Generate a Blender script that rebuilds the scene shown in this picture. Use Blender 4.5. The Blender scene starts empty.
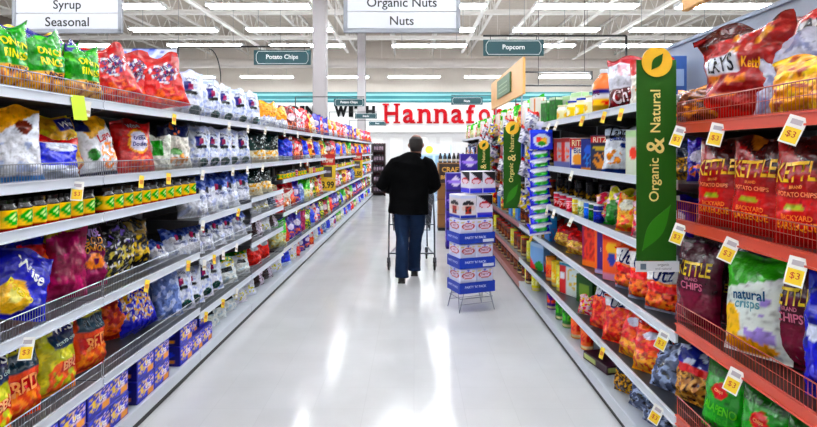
import bpy, bmesh, math, random
from mathutils import Vector, Matrix, noise
random.seed(7)
S = bpy.context.scene
COL = S.collection
PI = math.pi
F = 553.0                      # focal length in pixels of the 817 px wide frame

# ------------------------------------------------------------------ camera, world, exposure
cam_d = bpy.data.cameras.new('camera'); cam = bpy.data.objects.new('camera', cam_d); COL.objects.link(cam)
cam.location = (0, 0, 1.57); cam.rotation_euler = (PI/2, 0, 0)
cam_d.sensor_width = 36; cam_d.lens = F/817*36
cam_d.shift_x = (408.5-414)/817; cam_d.shift_y = (150-213.5)/817
cam_d.clip_start = 0.05; cam_d.clip_end = 200
S.camera = cam
w = bpy.data.worlds.new('world'); S.world = w; w.use_nodes = True
w.node_tree.nodes['Background'].inputs[0].default_value = (.85, .93, 1, 1)
w.node_tree.nodes['Background'].inputs[1].default_value = 1.0
S.view_settings.view_transform = 'Standard'; S.view_settings.look = 'None'
S.view_settings.gamma = 1; S.view_settings.use_curve_mapping = False
S.view_settings.exposure = 0.80
TUBE = 40.0                    # emission of the fluorescent tubes

# ------------------------------------------------------------------ helpers
def lin(c):
    if isinstance(c, str):
        c = c.lstrip('#'); c = [int(c[i:i+2], 16)/255 for i in (0, 2, 4)]
    return tuple((x/12.92 if x <= .04045 else ((x+.055)/1.055)**2.4) for x in c)
MATS = {}
def mat(name, col, rough=.5, metal=0, bump=0, bscale=40, var=0, emit=0, coat=0, spec=.5):
    if name in MATS: return MATS[name]
    m = bpy.data.materials.new(name); m.use_nodes = True; nt = m.node_tree; b = nt.nodes['Principled BSDF']
    c = lin(col); b.inputs['Base Color'].default_value = (*c, 1)
    b.inputs['Roughness'].default_value = rough; b.inputs['Metallic'].default_value = metal
    b.inputs['Coat Weight'].default_value = coat; b.inputs['Specular IOR Level'].default_value = spec
    tc = nt.nodes.new('ShaderNodeTexCoord')
    if var:
        n = nt.nodes.new('ShaderNodeTexNoise'); n.inputs['Scale'].default_value = bscale/4; nt.links.new(tc.outputs['Object'], n.inputs['Vector'])
        n.inputs['Detail'].default_value = 5
        mx = nt.nodes.new('ShaderNodeMix'); mx.data_type = 'RGBA'; nt.links.new(n.outputs['Fac'], mx.inputs['Factor'])
        mx.inputs['A'].default_value = (*[x*(1-var) for x in c], 1); mx.inputs['B'].default_value = (*[min(1, x*(1+var)) for x in c], 1)
        nt.links.new(mx.outputs['Result'], b.inputs['Base Color'])
    if bump:
        n = nt.nodes.new('ShaderNodeTexNoise'); n.inputs['Scale'].default_value = bscale; nt.links.new(tc.outputs['Object'], n.inputs['Vector'])
        bp = nt.nodes.new('ShaderNodeBump'); bp.inputs['Strength'].default_value = bump; bp.inputs['Distance'].default_value = .01
        nt.links.new(n.outputs['Fac'], bp.inputs['Height']); nt.links.new(bp.outputs['Normal'], b.inputs['Normal'])
    if emit:
        b.inputs['Emission Color'].default_value = (.93, .97, 1, 1); b.inputs['Emission Strength'].default_value = emit
    MATS[name] = m; return m
def print_mat(name, rough, bump, bscale):
    m = mat(name, '#ffffff', rough, bump=bump, bscale=bscale)
    nt = m.node_tree; a = nt.nodes.new('ShaderNodeVertexColor'); a.layer_name = 'Col'
    nt.links.new(a.outputs['Color'], nt.nodes['Principled BSDF'].inputs['Base Color'])
    return m
FILM = print_mat('printed_film', .24, .8, 26)
CARD = print_mat('printed_card', .45, .05, 60)
GLASSY = print_mat('printed_jar', .12, .0, 10)
WHITE = mat('white_enamel', '#cfd5e0', .35, var=.04)
GREYM = mat('grey_shelf_steel', '#9599a0', .35, .3, var=.08)
DECK = mat('dark_shelf_top', '#3c3e44', .3, .2, var=.1)  # dark grey shelves, darkened further to put shade between them into the colour
DARK = mat('shadowed_back_panel', '#131316', .7, var=.2)  # near-black colour stands in for the shadow at the back of the shelves
BLACK = mat('black_plastic', '#0b0b0d', .5)
WIRE = mat('bright_wire', '#8e939c', .3, .6)
RED = mat('red_enamel', '#c04028', .3, var=.1)
REDW = mat('red_wire', '#a32c1a', .35, .1)
TUBEM = mat('fluorescent_tube', '#ffffff', .5, emit=TUBE)
FIX = mat('fixture_white', '#eceef0', .5)
STEELP = mat('joist_paint', '#efebe6', .6, var=.1)

def smoothit(me): me.polygons.foreach_set('use_smooth', [True]*len(me.polygons))
def link(name, me, parent=None, loc=None, rot=None):
    o = bpy.data.objects.new(name, me); COL.objects.link(o)
    if parent: o.parent = parent
    if loc is not None: o.location = loc
    if rot is not None: o.rotation_euler = rot
    return o
def tag(o, label, cat, group=None):
    o['label'] = label; o['category'] = cat
    if group: o['group'] = group
    return o
def thing(name, label, cat, loc=(0, 0, 0), rz=0, group=None):
    o = link(name, None, loc=loc, rot=(0, 0, rz)); return tag(o, label, cat, group)
def struct(o): o['kind'] = 'structure'; return o

class MB:
    """collects verts/faces/colours for ONE mesh"""
    def __init__(s): s.v = []; s.f = []; s.c = []
    def add(s, vs, fs, col=(.8, .8, .8)):
        n = len(s.v); s.v += [tuple(p) for p in vs]; s.f += [tuple(i+n for i in f) for f in fs]
        s.c += ([col]*len(vs) if not isinstance(col, list) else col)
    def box(s, x0, y0, z0, x1, y1, z1, col=(.8, .8, .8), M=None, ch=0):
        if ch:
            c = min(ch, abs(x1-x0)/3, abs(y1-y0)/3, abs(z1-z0)/3)
            bm = bmesh.new(); bmesh.ops.create_cube(bm, size=1)
            for p in bm.verts: p.co = Vector((x0+(p.co.x+.5)*(x1-x0), y0+(p.co.y+.5)*(y1-y0), z0+(p.co.z+.5)*(z1-z0)))
            bmesh.ops.bevel(bm, geom=bm.edges[:], offset=c, segments=1, affect='EDGES')
            vs = [p.co.copy() for p in bm.verts]; fs = [[q.index for q in f.verts] for f in bm.faces]; bm.free()
        else:
            vs = [Vector(p) for p in ((x0,y0,z0),(x1,y0,z0),(x1,y1,z0),(x0,y1,z0),(x0,y0,z1),(x1,y0,z1),(x1,y1,z1),(x0,y1,z1))]
            fs = [(0,3,2,1),(4,5,6,7),(0,1,5,4),(1,2,6,5),(2,3,7,6),(3,0,4,7)]
        if M: vs = [M @ p for p in vs]
        s.add(vs, fs, col)
    def bar(s, a, b, r, n=4, col=(.8, .8, .8), r2=None):
        a = Vector(a); b = Vector(b); d = (b-a).normalized(); r2 = r if r2 is None else r2
        u = d.orthogonal().normalized(); w_ = d.cross(u)
        vs = []
        for p, rr in ((a, r), (b, r2)):
            for k in range(n):
                t = 2*PI*(k+.5)/n; vs.append(p+u*math.cos(t)*rr+w_*math.sin(t)*rr)
        fs = [(k, (k+1) % n, n+(k+1) % n, n+k) for k in range(n)]+[tuple(range(n))[::-1], tuple(range(n, 2*n))]
        s.add(vs, fs, col)
    def path(s, pts, r, n=6, col=(.8, .8, .8)):
        for a, b in zip(pts, pts[1:]): s.bar(a, b, r, n, col)
    def lathe(s, prof, n=20, col=(.8, .8, .8), M=None, colfn=None):
        vs = []; cs = []
        for (r, z, *c) in prof:
            for k in range(n):
                t = 2*PI*k/n; vs.append(Vector((r*math.cos(t), r*math.sin(t), z)))
                cs.append(colfn(t, z, c[0] if c else col) if colfn else (c[0] if c else col))
        m = len(prof)
        fs = [(i*n+k, i*n+(k+1) % n, (i+1)*n+(k+1) % n, (i+1)*n+k) for i in range(m-1) for k in range(n)]
        fs += [tuple(range(n))[::-1], tuple(range((m-1)*n, m*n))]
        if M: vs = [M @ p for p in vs]
        s.add(vs, fs, cs)
    def mesh(s, name, m, smooth=False):
        me = bpy.data.meshes.new(name); me.from_pydata(s.v, [], s.f); me.materials.append(m)
        a = me.color_attributes.new('Col', 'FLOAT_COLOR', 'POINT')
        a.data.foreach_set('color', [x for c in s.c for x in (c[0], c[1], c[2], 1)])
        if smooth: smoothit(me)
        me.update(); return me
    def obj(s, name, m, parent=None, loc=None, rot=None, smooth=False):
        return link(name, s.mesh(name, m, smooth), parent, loc, rot)

_tx = {}
def glyphs(text, bold=0.0, res=3):
    """text -> (verts 2D, tris) normalised to width 1, centred; returns also height"""
    k = (text, bold)
    if k in _tx: return _tx[k]
    cu = bpy.data.curves.new('t', 'FONT'); cu.body = text; cu.resolution_u = res; cu.offset = bold; cu.size = 1
    o = bpy.data.objects.new('t', cu); COL.objects.link(o)
    dg = bpy.context.evaluated_depsgraph_get(); me = o.evaluated_get(dg).to_mesh()
    vs = [(p.co.x, p.co.y) for p in me.vertices]; fs = [tuple(p.vertices) for p in me.polygons]
    o.evaluated_get(dg).to_mesh_clear(); bpy.data.objects.remove(o); bpy.data.curves.remove(cu)
    x0 = min(p[0] for p in vs); x1 = max(p[0] for p in vs); W = x1-x0
    y0 = min(p[1] for p in vs); y1 = max(p[1] for p in vs)
    vs = [((p[0]-(x0+x1)/2)/W, (p[1]-(y0+y1)/2)/W) for p in vs]
    _tx[k] = (vs, fs, (y1-y0)/W); return _tx[k]
def text_flat(mb, text, cx, cz, width, y, col, height=None, bold=0, M=None, vertical=False):
    """text in the local XZ plane facing -Y, at depth y"""
    vs, fs, h = glyphs(text, bold); sy = width if height is None else height/h
    pts = []
    for (a, b) in vs:
        a *= width; b *= sy
        if vertical: a, b = -b, a
        pts.append(Vector((cx+a, y, cz+b)))
    if M: pts = [M @ p for p in pts]
    mb.add(pts, fs, lin(col))

# ------------------------------------------------------------------ printed designs
_ink = {}
def ink(c):
    """saturated printing ink for packaging"""
    if c not in _ink:
        r = lin(c); l = .3*r[0]+.55*r[1]+.15*r[2]
        _ink[c] = tuple(min(1, max(0, (l+(x-l)*1.35)))**1.38 for x in r)
    return _ink[c]
def shade(layers, u, v, seed=0, fine=False):
    c = (.8, .8, .8)
    for L in layers:
        k = L[0]; hit = False
        if k == 'bg': hit = True
        elif k == 'b': hit = L[1] <= v+.0 <= L[2]
        elif k == 'w': hit = L[1] <= v+L[3]*math.sin(u*5+L[4]) <= L[2]
        elif k == 'e': hit = ((u-L[1])/L[3])**2+((v-L[2])/L[4])**2 <= 1
        elif k == 'r': hit = L[1] <= u <= L[3] and L[2] <= v <= L[4]
        elif k == 'd': hit = v > L[1]+L[2]*u
        elif k == 'dd': hit = v < L[1]+L[2]*u
        elif k == 'n': hit = L[3] <= v <= L[4] and noise.noise(Vector((u*L[1]+seed*9.1, v*L[1]*1.4, L[1]+seed))) > L[2]
        elif k == 'ne': hit = ((u-L[3])/L[5])**2+((v-L[4])/L[6])**2 <= 1 and noise.noise(Vector((u*L[1]+seed*3.7, v*L[1]*1.4, L[1]+seed))) > L[2]
        if hit: c = ink(L[-1])
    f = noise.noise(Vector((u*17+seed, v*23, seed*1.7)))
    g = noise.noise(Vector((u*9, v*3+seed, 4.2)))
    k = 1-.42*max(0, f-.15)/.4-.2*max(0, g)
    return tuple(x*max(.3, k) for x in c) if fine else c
def bag_mesh(name, W, H, T, layers, texts=(), n=(30, 40), crumple=1.0, seed=0, lean=0.0):
    rnd = random.Random(seed*13+5)
    ph = rnd.random()*50
    def half(u, v):
        a = 2*u-1
        e = max(0, 1-abs(a)**2.6)**.62
        p = min(1, max(0, (v-.035)/.16))**.55*min(1, max(0, (.955-v)/.30))**.75
        return T/2*e*p+.0015
    def outline(u, v):
        a = 2*u-1
        full = min(1, max(0, (v-.03)/.2))*min(1, max(0, (.96-v)/.3))
        wd = W/2*(1-.09*full+.025*crumple*noise.noise(Vector((ph, v*5, 1 if a > 0 else 3)))*2)
        x = a*wd
        z = H*v + crumple*.014*H/.3*noise.noise(Vector((u*3+ph, v*2, 7)))*(v if v > .15 else 0)
        if v > .93: z += crumple*.012*math.sin(u*9+ph)
        return x, z
    def surf(u, v, side):
        x, z = outline(u, v); h = half(u, v)
        env = min(1, h/(T*.22))
        cr = crumple*(.015*noise.noise(Vector((u*4.5+ph, v*6, 2*side)))+.0075*noise.noise(Vector((u*12+ph, v*15, 5*side))))*(env*.75+.25)
        top = max(0, v-.7)/.3
        cr2 = crumple*.018*top*math.sin(u*7+ph)
        return Vector((x, side*h+cr+cr2+lean*v*v, max(z, 0.0)))
    mb = MB(); nu, nv = n
    for side in (-1, 1):
        vs = []; cs = []
        for j in range(nv+1):
            for i in range(nu+1):
                u = i/nu; v = j/nv
                vs.append(surf(u, v, side)); cs.append(shade(layers, u if side < 0 else 1-u, v, seed, True))
        fs = []
        for j in range(nv):
            for i in range(nu):
                a = j*(nu+1)+i; q = (a, a+1, a+nu+2, a+nu+1)
                fs.append(q if side < 0 else q[::-1])
        mb.add(vs, fs, cs)
    for t in texts:
        s_, cu, cv, tw, col = t[:5]; rot = math.radians(t[5]) if len(t) > 5 else 0; hs = t[6] if len(t) > 6 else 1
        vs, fs, h = glyphs(s_, .02); pts = []
        for (a, b) in vs:
            b *= hs
            a, b = a*math.cos(rot)-b*math.sin(rot), a*math.sin(rot)+b*math.cos(rot)
            u = cu+a*tw; v = cv+b*tw*W/H
            p = surf(min(.99, max(.01, u)), min(.99, max(.01, v)), -1); p.y -= .004; pts.append(p)
        mb.add(pts, fs, ink(col))
    return mb.mesh(name, FILM, True)
def panel_grid(mb, layers, W, H, n, fn, seed=0):
    vs = []; cs = []; nu, nv = n
    for j in range(nv+1):
        for i in range(nu+1):
            vs.append(fn(i/nu, j/nv)); cs.append(shade(layers, i/nu, j/nv, seed))
    mb.add(vs, [(j*(nu+1)+i, j*(nu+1)+i+1, (j+1)*(nu+1)+i+1, (j+1)*(nu+1)+i) for j in range(nv) for i in range(nu)], cs)
def box_mesh(name, W, H, D, layers, texts=(), side=None, n=(14, 18), seed=0, topcol=None):
    mb = MB(); base = ink(layers[0][-1])
    mb.box(-W/2, -D/2, 0, W/2, D/2, H, base, ch=.004)
    e = .0006; q = .004
    panel_grid(mb, layers, W, H, n, lambda u, v: Vector((-W/2+q+u*(W-2*q), -D/2-e, q+v*(H-2*q))), seed)
    sl = side or layers
    panel_grid(mb, sl, D, H, n, lambda u, v: Vector((-W/2-e, D/2-q-u*(D-2*q), q+v*(H-2*q))), seed+1)
    panel_grid(mb, sl, D, H, n, lambda u, v: Vector((W/2+e, -D/2+q+u*(D-2*q), q+v*(H-2*q))), seed+1)
    # flap seam on top
    tc = lin(topcol) if topcol else base
    mb.add([(-W/2+q, -D/2+q, H+e), (W/2-q, -D/2+q, H+e), (W/2-q, -.001, H+e), (-W/2+q, -.001, H+e)], [(0, 1, 2, 3)], tc)
    mb.add([(-W/2+q, .001, H+e), (W/2-q, .001, H+e), (W/2-q, D/2-q, H+e), (-W/2+q, D/2-q, H+e)], [(0, 1, 2, 3)], tc)
    for t in texts:
        s_, cu, cv, tw, col = t[:5]; face = t[7] if len(t) > 7 else 'f'; rot = math.radians(t[5]) if len(t) > 5 else 0; hs = t[6] if len(t) > 6 else 1
        vs, fs, h = glyphs(s_, .02); pts = []
        for (a, b) in vs:
            b *= hs
            a, b = a*math.cos(rot)-b*math.sin(rot), a*math.sin(rot)+b*math.cos(rot)
            wd = W if face == 'f' else D
            x = (cu-.5)*wd+a*tw*wd; z = cv*H+b*tw*wd
            pts.append((x, -D/2-.0015, z) if face == 'f' else (-W/2-.0015, -x, z))
        mb.add(pts, fs, lin(col))
    return mb.mesh(name, CARD)
def jar_mesh(name, r, h, glass, lab, seed=0, neck=.75):
    """body of a jar or can with a printed wrap"""
    g = lin(glass); P = []
    prof = [(r*.9, 0), (r, .006), (r, .12*h), (r, .121*h)]+[(r*1.01, h*(.12+.6*k/8)) for k in range(9)]+[(r, .73*h), (r, .80*h), (r*neck, .9*h), (r*neck, h)]
    def cf(t, z, c):
        v = (z/h-.12)/.6
        if 0 <= v <= 1: return shade(lab, ((t+PI/2)/(2*PI)*3+.5) % 1.0, v, seed)
        return g
    mb = MB(); mb.lathe(prof, 24, g, colfn=cf); return mb.mesh(name, GLASSY, True)
def lid_mesh(name, r, h0, h1, col):
    mb = MB(); mb.lathe([(r*.97, h0), (r, h0+.003), (r, h1-.003), (r*.93, h1)], 20, lin(col)); return mb.mesh(name, GLASSY)

# ------------------------------------------------------------------ the products: one prototype mesh each
SPECS = {}
def spec(key, kind, dims, layers, texts=(), look='', name='snack_bag', cat='bag', **k):
    SPECS[key] = dict(kind=kind, dims=dims, layers=layers, texts=texts, look=look, name=name, cat=cat, k=k, proto=None)
Y_, O_, R_, B_, N_, G_, W_, K_ = '#f5c518', '#ee7a12', '#cf1420', '#1c3fc0', '#131b4d', '#3f9a1c', '#f2f4fa', '#0c0c10'
# left side
spec('onion', 'bag', (.235, .30, .11), [('bg', '#3fa51e'), ('d', .78, .3, '#1b2f8f'), ('b', 0, .36, '#e3b71c'), ('n', 7, .12, .0, .34, '#b9821a'), ('n', 5, .25, .38, .9, '#7ed03a')],
     [('ONION', .5, .66, .6, '#f4ef6a'), ('RINGS', .5, .51, .55, '#f4ef6a'), ('WIDE', .5, .30, .45, '#5a2508')], 'green and yellow onion ring bag', name='onion_ring_bag')
spec('redcurl', 'bag', (.29, .36, .12), [('bg', '#cc1018'), ('d', 1.02, -.55, '#b30b12'), ('ne', 11, .05, .55, .62, .33, .2, '#f4f2fb'), ('ne', 14, .2, .55, .62, .3, .17, '#4a2a92'), ('ne', 9, .0, .5, .2, .4, .14, '#f08a18')],
     [('CHEEZ', .54, .70, .45, '#2b1a66', 12), ('Doodles', .54, .58, .5, '#2b1a66', 12)], 'red cheese curl bag with white burst', name='cheese_curl_bag')
spec('pretzel', 'bag', (.25, .36, .14), [('bg', '#eef1fb'), ('n', 6, .2, 0, 1, '#c9d2ee'), ('r', .30, .48, .52, .74, '#3b3f8f'), ('r', .42, .56, .58, .68, '#a3276f'), ('e', .5, .50, .2, .05, '#28343a'), ('e', .62, .14, .2, .1, '#0c5b54'), ('b', .93, 1, '#dfe4f5')],
     [('SNYDER', .55, .8, .4, '#39407a')], 'white pretzel bag with small dark emblem', name='pretzel_bag')
spec('pretzelblue', 'bag', (.25, .33, .14), [('bg', '#f0f2fa'), ('b', .62, 1, '#5268b4'), ('n', 7, .1, .6, 1, '#93a5dc'), ('r', .34, .5, .64, .64, '#26304f'), ('r', .38, .52, .52, .66, '#c04a78'), ('n', 4, .2, .05, .5, '#d2d8ee')],
     [('hanover', .5, .42, .5, '#44508a')], 'white bag with blue top and dark emblem', name='pretzel_bag')
spec('yellowclear', 'bag', (.24, .30, .13), [('bg', '#f5f6fb'), ('b', .42, 1, '#f2b71b'), ('n', 9, .1, 0, .45, '#c7cbe0'), ('n', 8, .25, .45, 1, '#fbd868')], [], 'clear bag with bright yellow top')
spec('yellowwhite', 'bag', (.26, .36, .12), [('bg', '#f3c21c'), ('dd', .5, .45, '#f2f4fb'), ('n', 6, .2, 0, .5, '#cdd6ee'), ('e', .7, .72, .14, .1, '#7c3f18'), ('b', 0, .08, '#7aa6d8')], [], 'yellow and white chip bag', name='chip_bag')
spec('popcornyellow', 'bag', (.29, .34, .12), [('bg', '#dab818'), ('n', 6, .15, 0, 1, '#f7ea3e'), ('b', 0, .28, '#e8d9b2'), ('n', 9, .1, 0, .3, '#c77a2a'), ('r', .42, .72, .86, .9, '#182a86')],
     [('Wise', .64, .81, .34, '#ffffff'), ('Pop Corn', .5, .52, .78, '#fff7d0', 10), ('Pop Corn', .51, .515, .78, '#7d2312', 10)], 'yellow popcorn bag with navy flag', name='popcorn_bag')
spec('bluewhite', 'bag', (.27, .20, .10), [('bg', '#e8edfa'), ('b', .3, .8, '#1742c8'), ('e', .55, .72, .34, .12, '#f0f3fc'), ('b', .84, 1, '#c22f2a')], [], 'squat blue and white chip bag')
spec('navyyellow', 'bag', (.27, .34, .12), [('bg', '#f6f7fb'), ('d', .5, .4, '#f3c81d'), ('dd', .98, -1.6, '#f4f6fb'), ('r', 0, .74, .3, 1, '#12205f'), ('ne', 9, .0, .7, .3, .3, .24, '#f0a71a'), ('e', .25, .34, .13, .1, '#3b8f2e'), ('b', 0, .05, '#12205f')],
     [('Lays', .6, .62, .4, '#c22a1a', 20)], 'white and yellow potato chip bag with navy corner', name='potato_chip_bag')
spec('redwise', 'bag', (.28, .33, .12), [('bg', '#c60d14'), ('e', .52, .56, .3, .22, '#f4c31c'), ('e', .52, .56, .25, .18, '#f1eefb'), ('ne', 8, .0, .5, .17, .42, .12, '#ee8a22'), ('b', .88, 1, '#b00a10')],
     [('Wise', .5, .86, .34, '#ffffff'), ('CHEEZ', .52, .62, .36, '#2b2a8a'), ('Doodles', .52, .51, .4, '#2b2a8a')], 'red cheese puff bag with yellow ringed logo', name='cheese_curl_bag')
spec('whitegreen', 'bag', (.17, .24, .07), [('bg', '#eef2ea'), ('r', .2, .45, .6, .85, '#3aa23c'), ('b', 0, .12, '#d8d0c0')], [], 'small white bag with green square')
spec('whitedark', 'bag', (.24, .33, .11), [('bg', '#f1efe9'), ('b', .72, 1, '#232c5e'), ('ne', 9, .1, .5, .88, .2, .14, '#d98a3a'), ('ne', 8, .0, .5, .24, .35, .15, '#d9a53b'), ('e', .45, .38, .2, .08, '#5f9c3a')], [], 'white chip bag with navy top')
spec('tealchip', 'bag', (.28, .34, .12), [('bg', '#0e4f4a'), ('d', .9, -.9, '#0a3a3c'), ('b', 0, .40, '#f3ecd8'), ('ne', 8, .0, .5, .26, .4, .15, '#e9c15a'), ('n', 14, .35, .5, .85, '#e8eef0')], [], 'dark teal and cream chip bag', name='chip_bag')
spec('maroonchip', 'bag', (.25, .33, .12), [('bg', '#7c0f22'), ('n', 5, .2, .45, 1, '#c01f33'), ('e', .5, .55, .3, .14, '#f0dfe4'), ('ne', 8, .0, .5, .22, .38, .15, '#dd8a4a')], [], 'maroon chip bag with pale oval', name='chip_bag')
spec('bluechip', 'bag', (.27, .28, .12), [('bg', '#1b46cc'), ('n', 6, .2, 0, 1, '#4a7af0'), ('b', 0, .18, '#dfe8fb')], [], 'bright blue snack bag')
spec('redchip', 'bag', (.25, .33, .12), [('bg', '#c4182a'), ('n', 5, .1, .4, 1, '#e85562'), ('e', .5, .6, .3, .13, '#fbf3f4'), ('ne', 8, .0, .5, .22, .38, .15, '#ee9a3a')], [], 'red and white snack bag', name='chip_bag')
spec('pinkwhite', 'bag', (.25, .32, .12), [('bg', '#f4dfe6'), ('n', 5, .05, 0, 1, '#e9546a'), ('n', 7, .2, 0, 1, '#ffffff'), ('b', 0, .1, '#c31c35')], [], 'white snack bag with red print')
spec('purplechip', 'bag', (.24, .33, .11), [('bg', '#4a1fa0'), ('n', 5, .15, 0, 1, '#2d35b8'), ('e', .5, .55, .3, .13, '#efe8fb'), ('ne', 8, .0, .5, .22, .35, .14, '#e68b55')], [], 'purple snack bag')
spec('yellowchip', 'bag', (.25, .33, .12), [('bg', '#f0c031'), ('n', 6, .15, 0, 1, '#fbe489'), ('e', .5, .6, .3, .13, '#b33718'), ('n', 8, .2, 0, .4, '#d97a1d')], [], 'golden yellow chip bag', name='chip_bag')
spec('orangechip', 'bag', (.24, .30, .12), [('bg', '#ec5a1a'), ('n', 6, .1, 0, 1, '#d23a14'), ('e', .5, .68, .3, .12, '#f4f6fb'), ('b', .85, 1, '#e8451a')], [], 'orange snack bag')
spec('limechip', 'bag', (.27, .34, .12), [('bg', '#e9ecd2'), ('b', .55, 1, '#55b81f'), ('n', 7, .15, .5, 1, '#8ee048'), ('n', 7, .15, 0, .5, '#d9c97a')], [], 'lime green and cream snack bag')
spec('greenchip', 'bag', (.24, .32, .11), [('bg', '#1d7a3c'), ('n', 6, .1, 0, 1, '#e6e24a'), ('e', .5, .6, .3, .12, '#f2f4ea')], [], 'green and yellow snack bag')
spec('magenta', 'bag', (.20, .34, .10), [('bg', '#a80f6a'), ('n', 4, .25, 0, 1, '#c92786'), ('d', .86, .2, '#c7b51e')], [], 'plain magenta snack bag')
spec('magentaorange', 'bag', (.235, .34, .11), [('bg', '#8a1060'), ('b', .6, 1, '#3a2030'), ('ne', 12, .05, .5, .42, .42, .12, '#f09a1c'), ('e', .5, .42, .3, .12, '#f6a524'), ('e', .5, .42, .1, .05, '#7a1a60'), ('b', 0, .26, '#a01a6c')],
     [('WISE', .5, .86, .62, '#cdb8e6'), ('GOLD', .5, .73, .6, '#d8a63a'), ('ONION', .5, .62, .62, '#d8a63a')], 'maroon onion snack bag with orange rings', name='onion_ring_bag')
spec('blackcorn', 'bag', (.22, .33, .11), [('bg', '#101024'), ('n', 7, .3, .5, 1, '#8b78c8'), ('n', 6, .12, 0, .5, '#e6d98a'), ('n', 9, .35, 0, .6, '#ffffff')], [], 'black bag with popcorn print', name='popcorn_bag')
spec('goldcorn', 'bag', (.23, .31, .12), [('bg', '#2a2210'), ('n', 6, .0, .2, .95, '#8f7a1e'), ('n', 6, .08, .1, .6, '#e9cf58')], [], 'dark bag with golden popcorn print', name='popcorn_bag')
spec('bluewise', 'bag', (.30, .31, .11), [('bg', '#1230b4'), ('d', .75, .5, '#0c2390'), ('e', .35, .28, .26, .22, '#f3d02a'), ('e', .35, .28, .12, .1, '#fbf2b0')],
     [('Wise', .55, .66, .55, '#ffffff', -25), ('Potato', .42, .36, .5, '#f6e85a', -25)], 'blue potato chip bag with yellow flower print', name='potato_chip_bag')
spec('orangered', 'bag', (.22, .34, .10), [('bg', '#d8451a'), ('n', 5, .1, 0, 1, '#f0892c'), ('n', 7, .25, 0, 1, '#b31212'), ('b', .86, 1, '#23309c')], [], 'orange and red snack bag')
spec('mustard', 'bag', (.16, .33, .08), [('bg', '#c9a81a'), ('n', 5, .1, 0, 1, '#7c6a12')], [], 'narrow mustard yellow snack bag')
spec('bbqwise', 'bag', (.25, .37, .12), [('bg', '#c5c81e'), ('n', 6, .12, 0, 1, '#e6e24a'), ('r', .3, .62, 1, .82, '#1d3f63'), ('r', .42, .78, .86, 1, '#14226e'), ('ne', 7, -.1, .62, .2, .45, .28, '#ec8a1e'), ('r', .44, .30, .98, .44, '#c41312'), ('b', 0, .05, '#e2a01c')],
     [('WIS', .62, .88, .38, '#ffffff', 8, 1.2), ('POTATO CHIPS', .64, .70, .56, '#d5e6e0', 8), ('BBQ', .70, .37, .42, '#f4c6a0', 8, 1.2)], 'yellow barbecue chip bag with red badge', name='potato_chip_bag')
spec('bbqred', 'bag', (.24, .36, .12), [('bg', '#e0701a'), ('b', .80, 1, '#c9c31e'), ('r', .1, .6, .95, .82, '#1b4a5e'), ('r', .1, .34, .95, .50, '#c01212'), ('ne', 7, .0, .5, .2, .45, .18, '#f0a63a')],
     [('WISE', .52, .90, .5, '#14226e', 0, 1.1), ('RED', .52, .42, .6, '#f3b98a', 6, 1.2)], 'orange barbecue chip bag with wide red band', name='potato_chip_bag')
spec('hotred', 'bag', (.23, .30, .11), [('bg', '#b81d14'), ('n', 6, .05, 0, 1, '#e98a26'), ('b', .85, 1, '#d9c21e')], [], 'red and orange chip bag')
spec('bluedoodle', 'bag', (.20, .31, .10), [('bg', '#1a26c4'), ('ne', 8, .05, .55, .55, .4, .35, '#f0c81e'), ('ne', 12, .2, .5, .5, .4, .3, '#f5f5ff'), ('b', 0, .08, '#101a90')], [], 'royal blue bag with yellow doodles')
spec('greyblue', 'bag', (.20, .30, .10), [('bg', '#8a9ccc'), ('n', 5, .1, 0, 1, '#cdd8f2')], [], 'pale blue snack bag')
spec('whitebase', 'bag', (.28, .24, .12), [('bg', '#f2f5f4'), ('n', 5, .2, 0, 1, '#d5e2ea'), ('r', .3, .45, .7, .6, '#26343f'), ('b', .85, 1, '#3a9a3f'), ('ne', 8, .1, .7, .8, .3, .2, '#e8dc4a')], [], 'white bag with green and yellow top')
spec('whiteblue', 'bag', (.27, .26, .12), [('bg', '#f3f5fb'), ('d', .62, .25, '#1f3fae'), ('ne', 8, .1, .5, .25, .4, .18, '#e2dc60')], [], 'white bag with blue corner')
spec('brownwhite', 'bag', (.26, .28, .12), [('bg', '#4b2b33'), ('e', .75, .45, .3, .5, '#e9e3ee'), ('ne', 10, .2, .75, .4, .3, .4, '#7a5a68'), ('b', .88, 1, '#8f2033')], [], 'dark brown bag with white side')
spec('bluebox', 'box', (.20, .13, .20), [('bg', '#1526a0'), ('n', 5, .05, .0, 1, '#2f5ad8'), ('ne', 7, .0, .3, .55, .28, .4, '#f1d83a'), ('ne', 9, .1, .65, .6, .3, .35, '#f3dfe6'), ('r', .62, .05, .95, .3, '#e8b21c')],
     [('Utz', .62, .55, .3, '#ffffff')], 'blue snack box with yellow print', name='snack_box', cat='box', side=[('bg', '#101a78'), ('e', .5, .6, .3, .18, '#2b50c8'), ('r', .35, .12, .8, .32, '#e0a42a')])
spec('salsajar', 'jar', (.047, .135), '#140503', [('bg', '#e8cf1c')], 'salsa jar with green and yellow label', lab=[('bg', '#f0d21c'), ('e', .5, .55, .42, .36, '#3fae23'), ('ne', 9, .1, .5, .6, .34, .2, '#e9f5c0'), ('b', 0, .12, '#c83a10')], lid='#08090b', lidz=.84)
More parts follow.
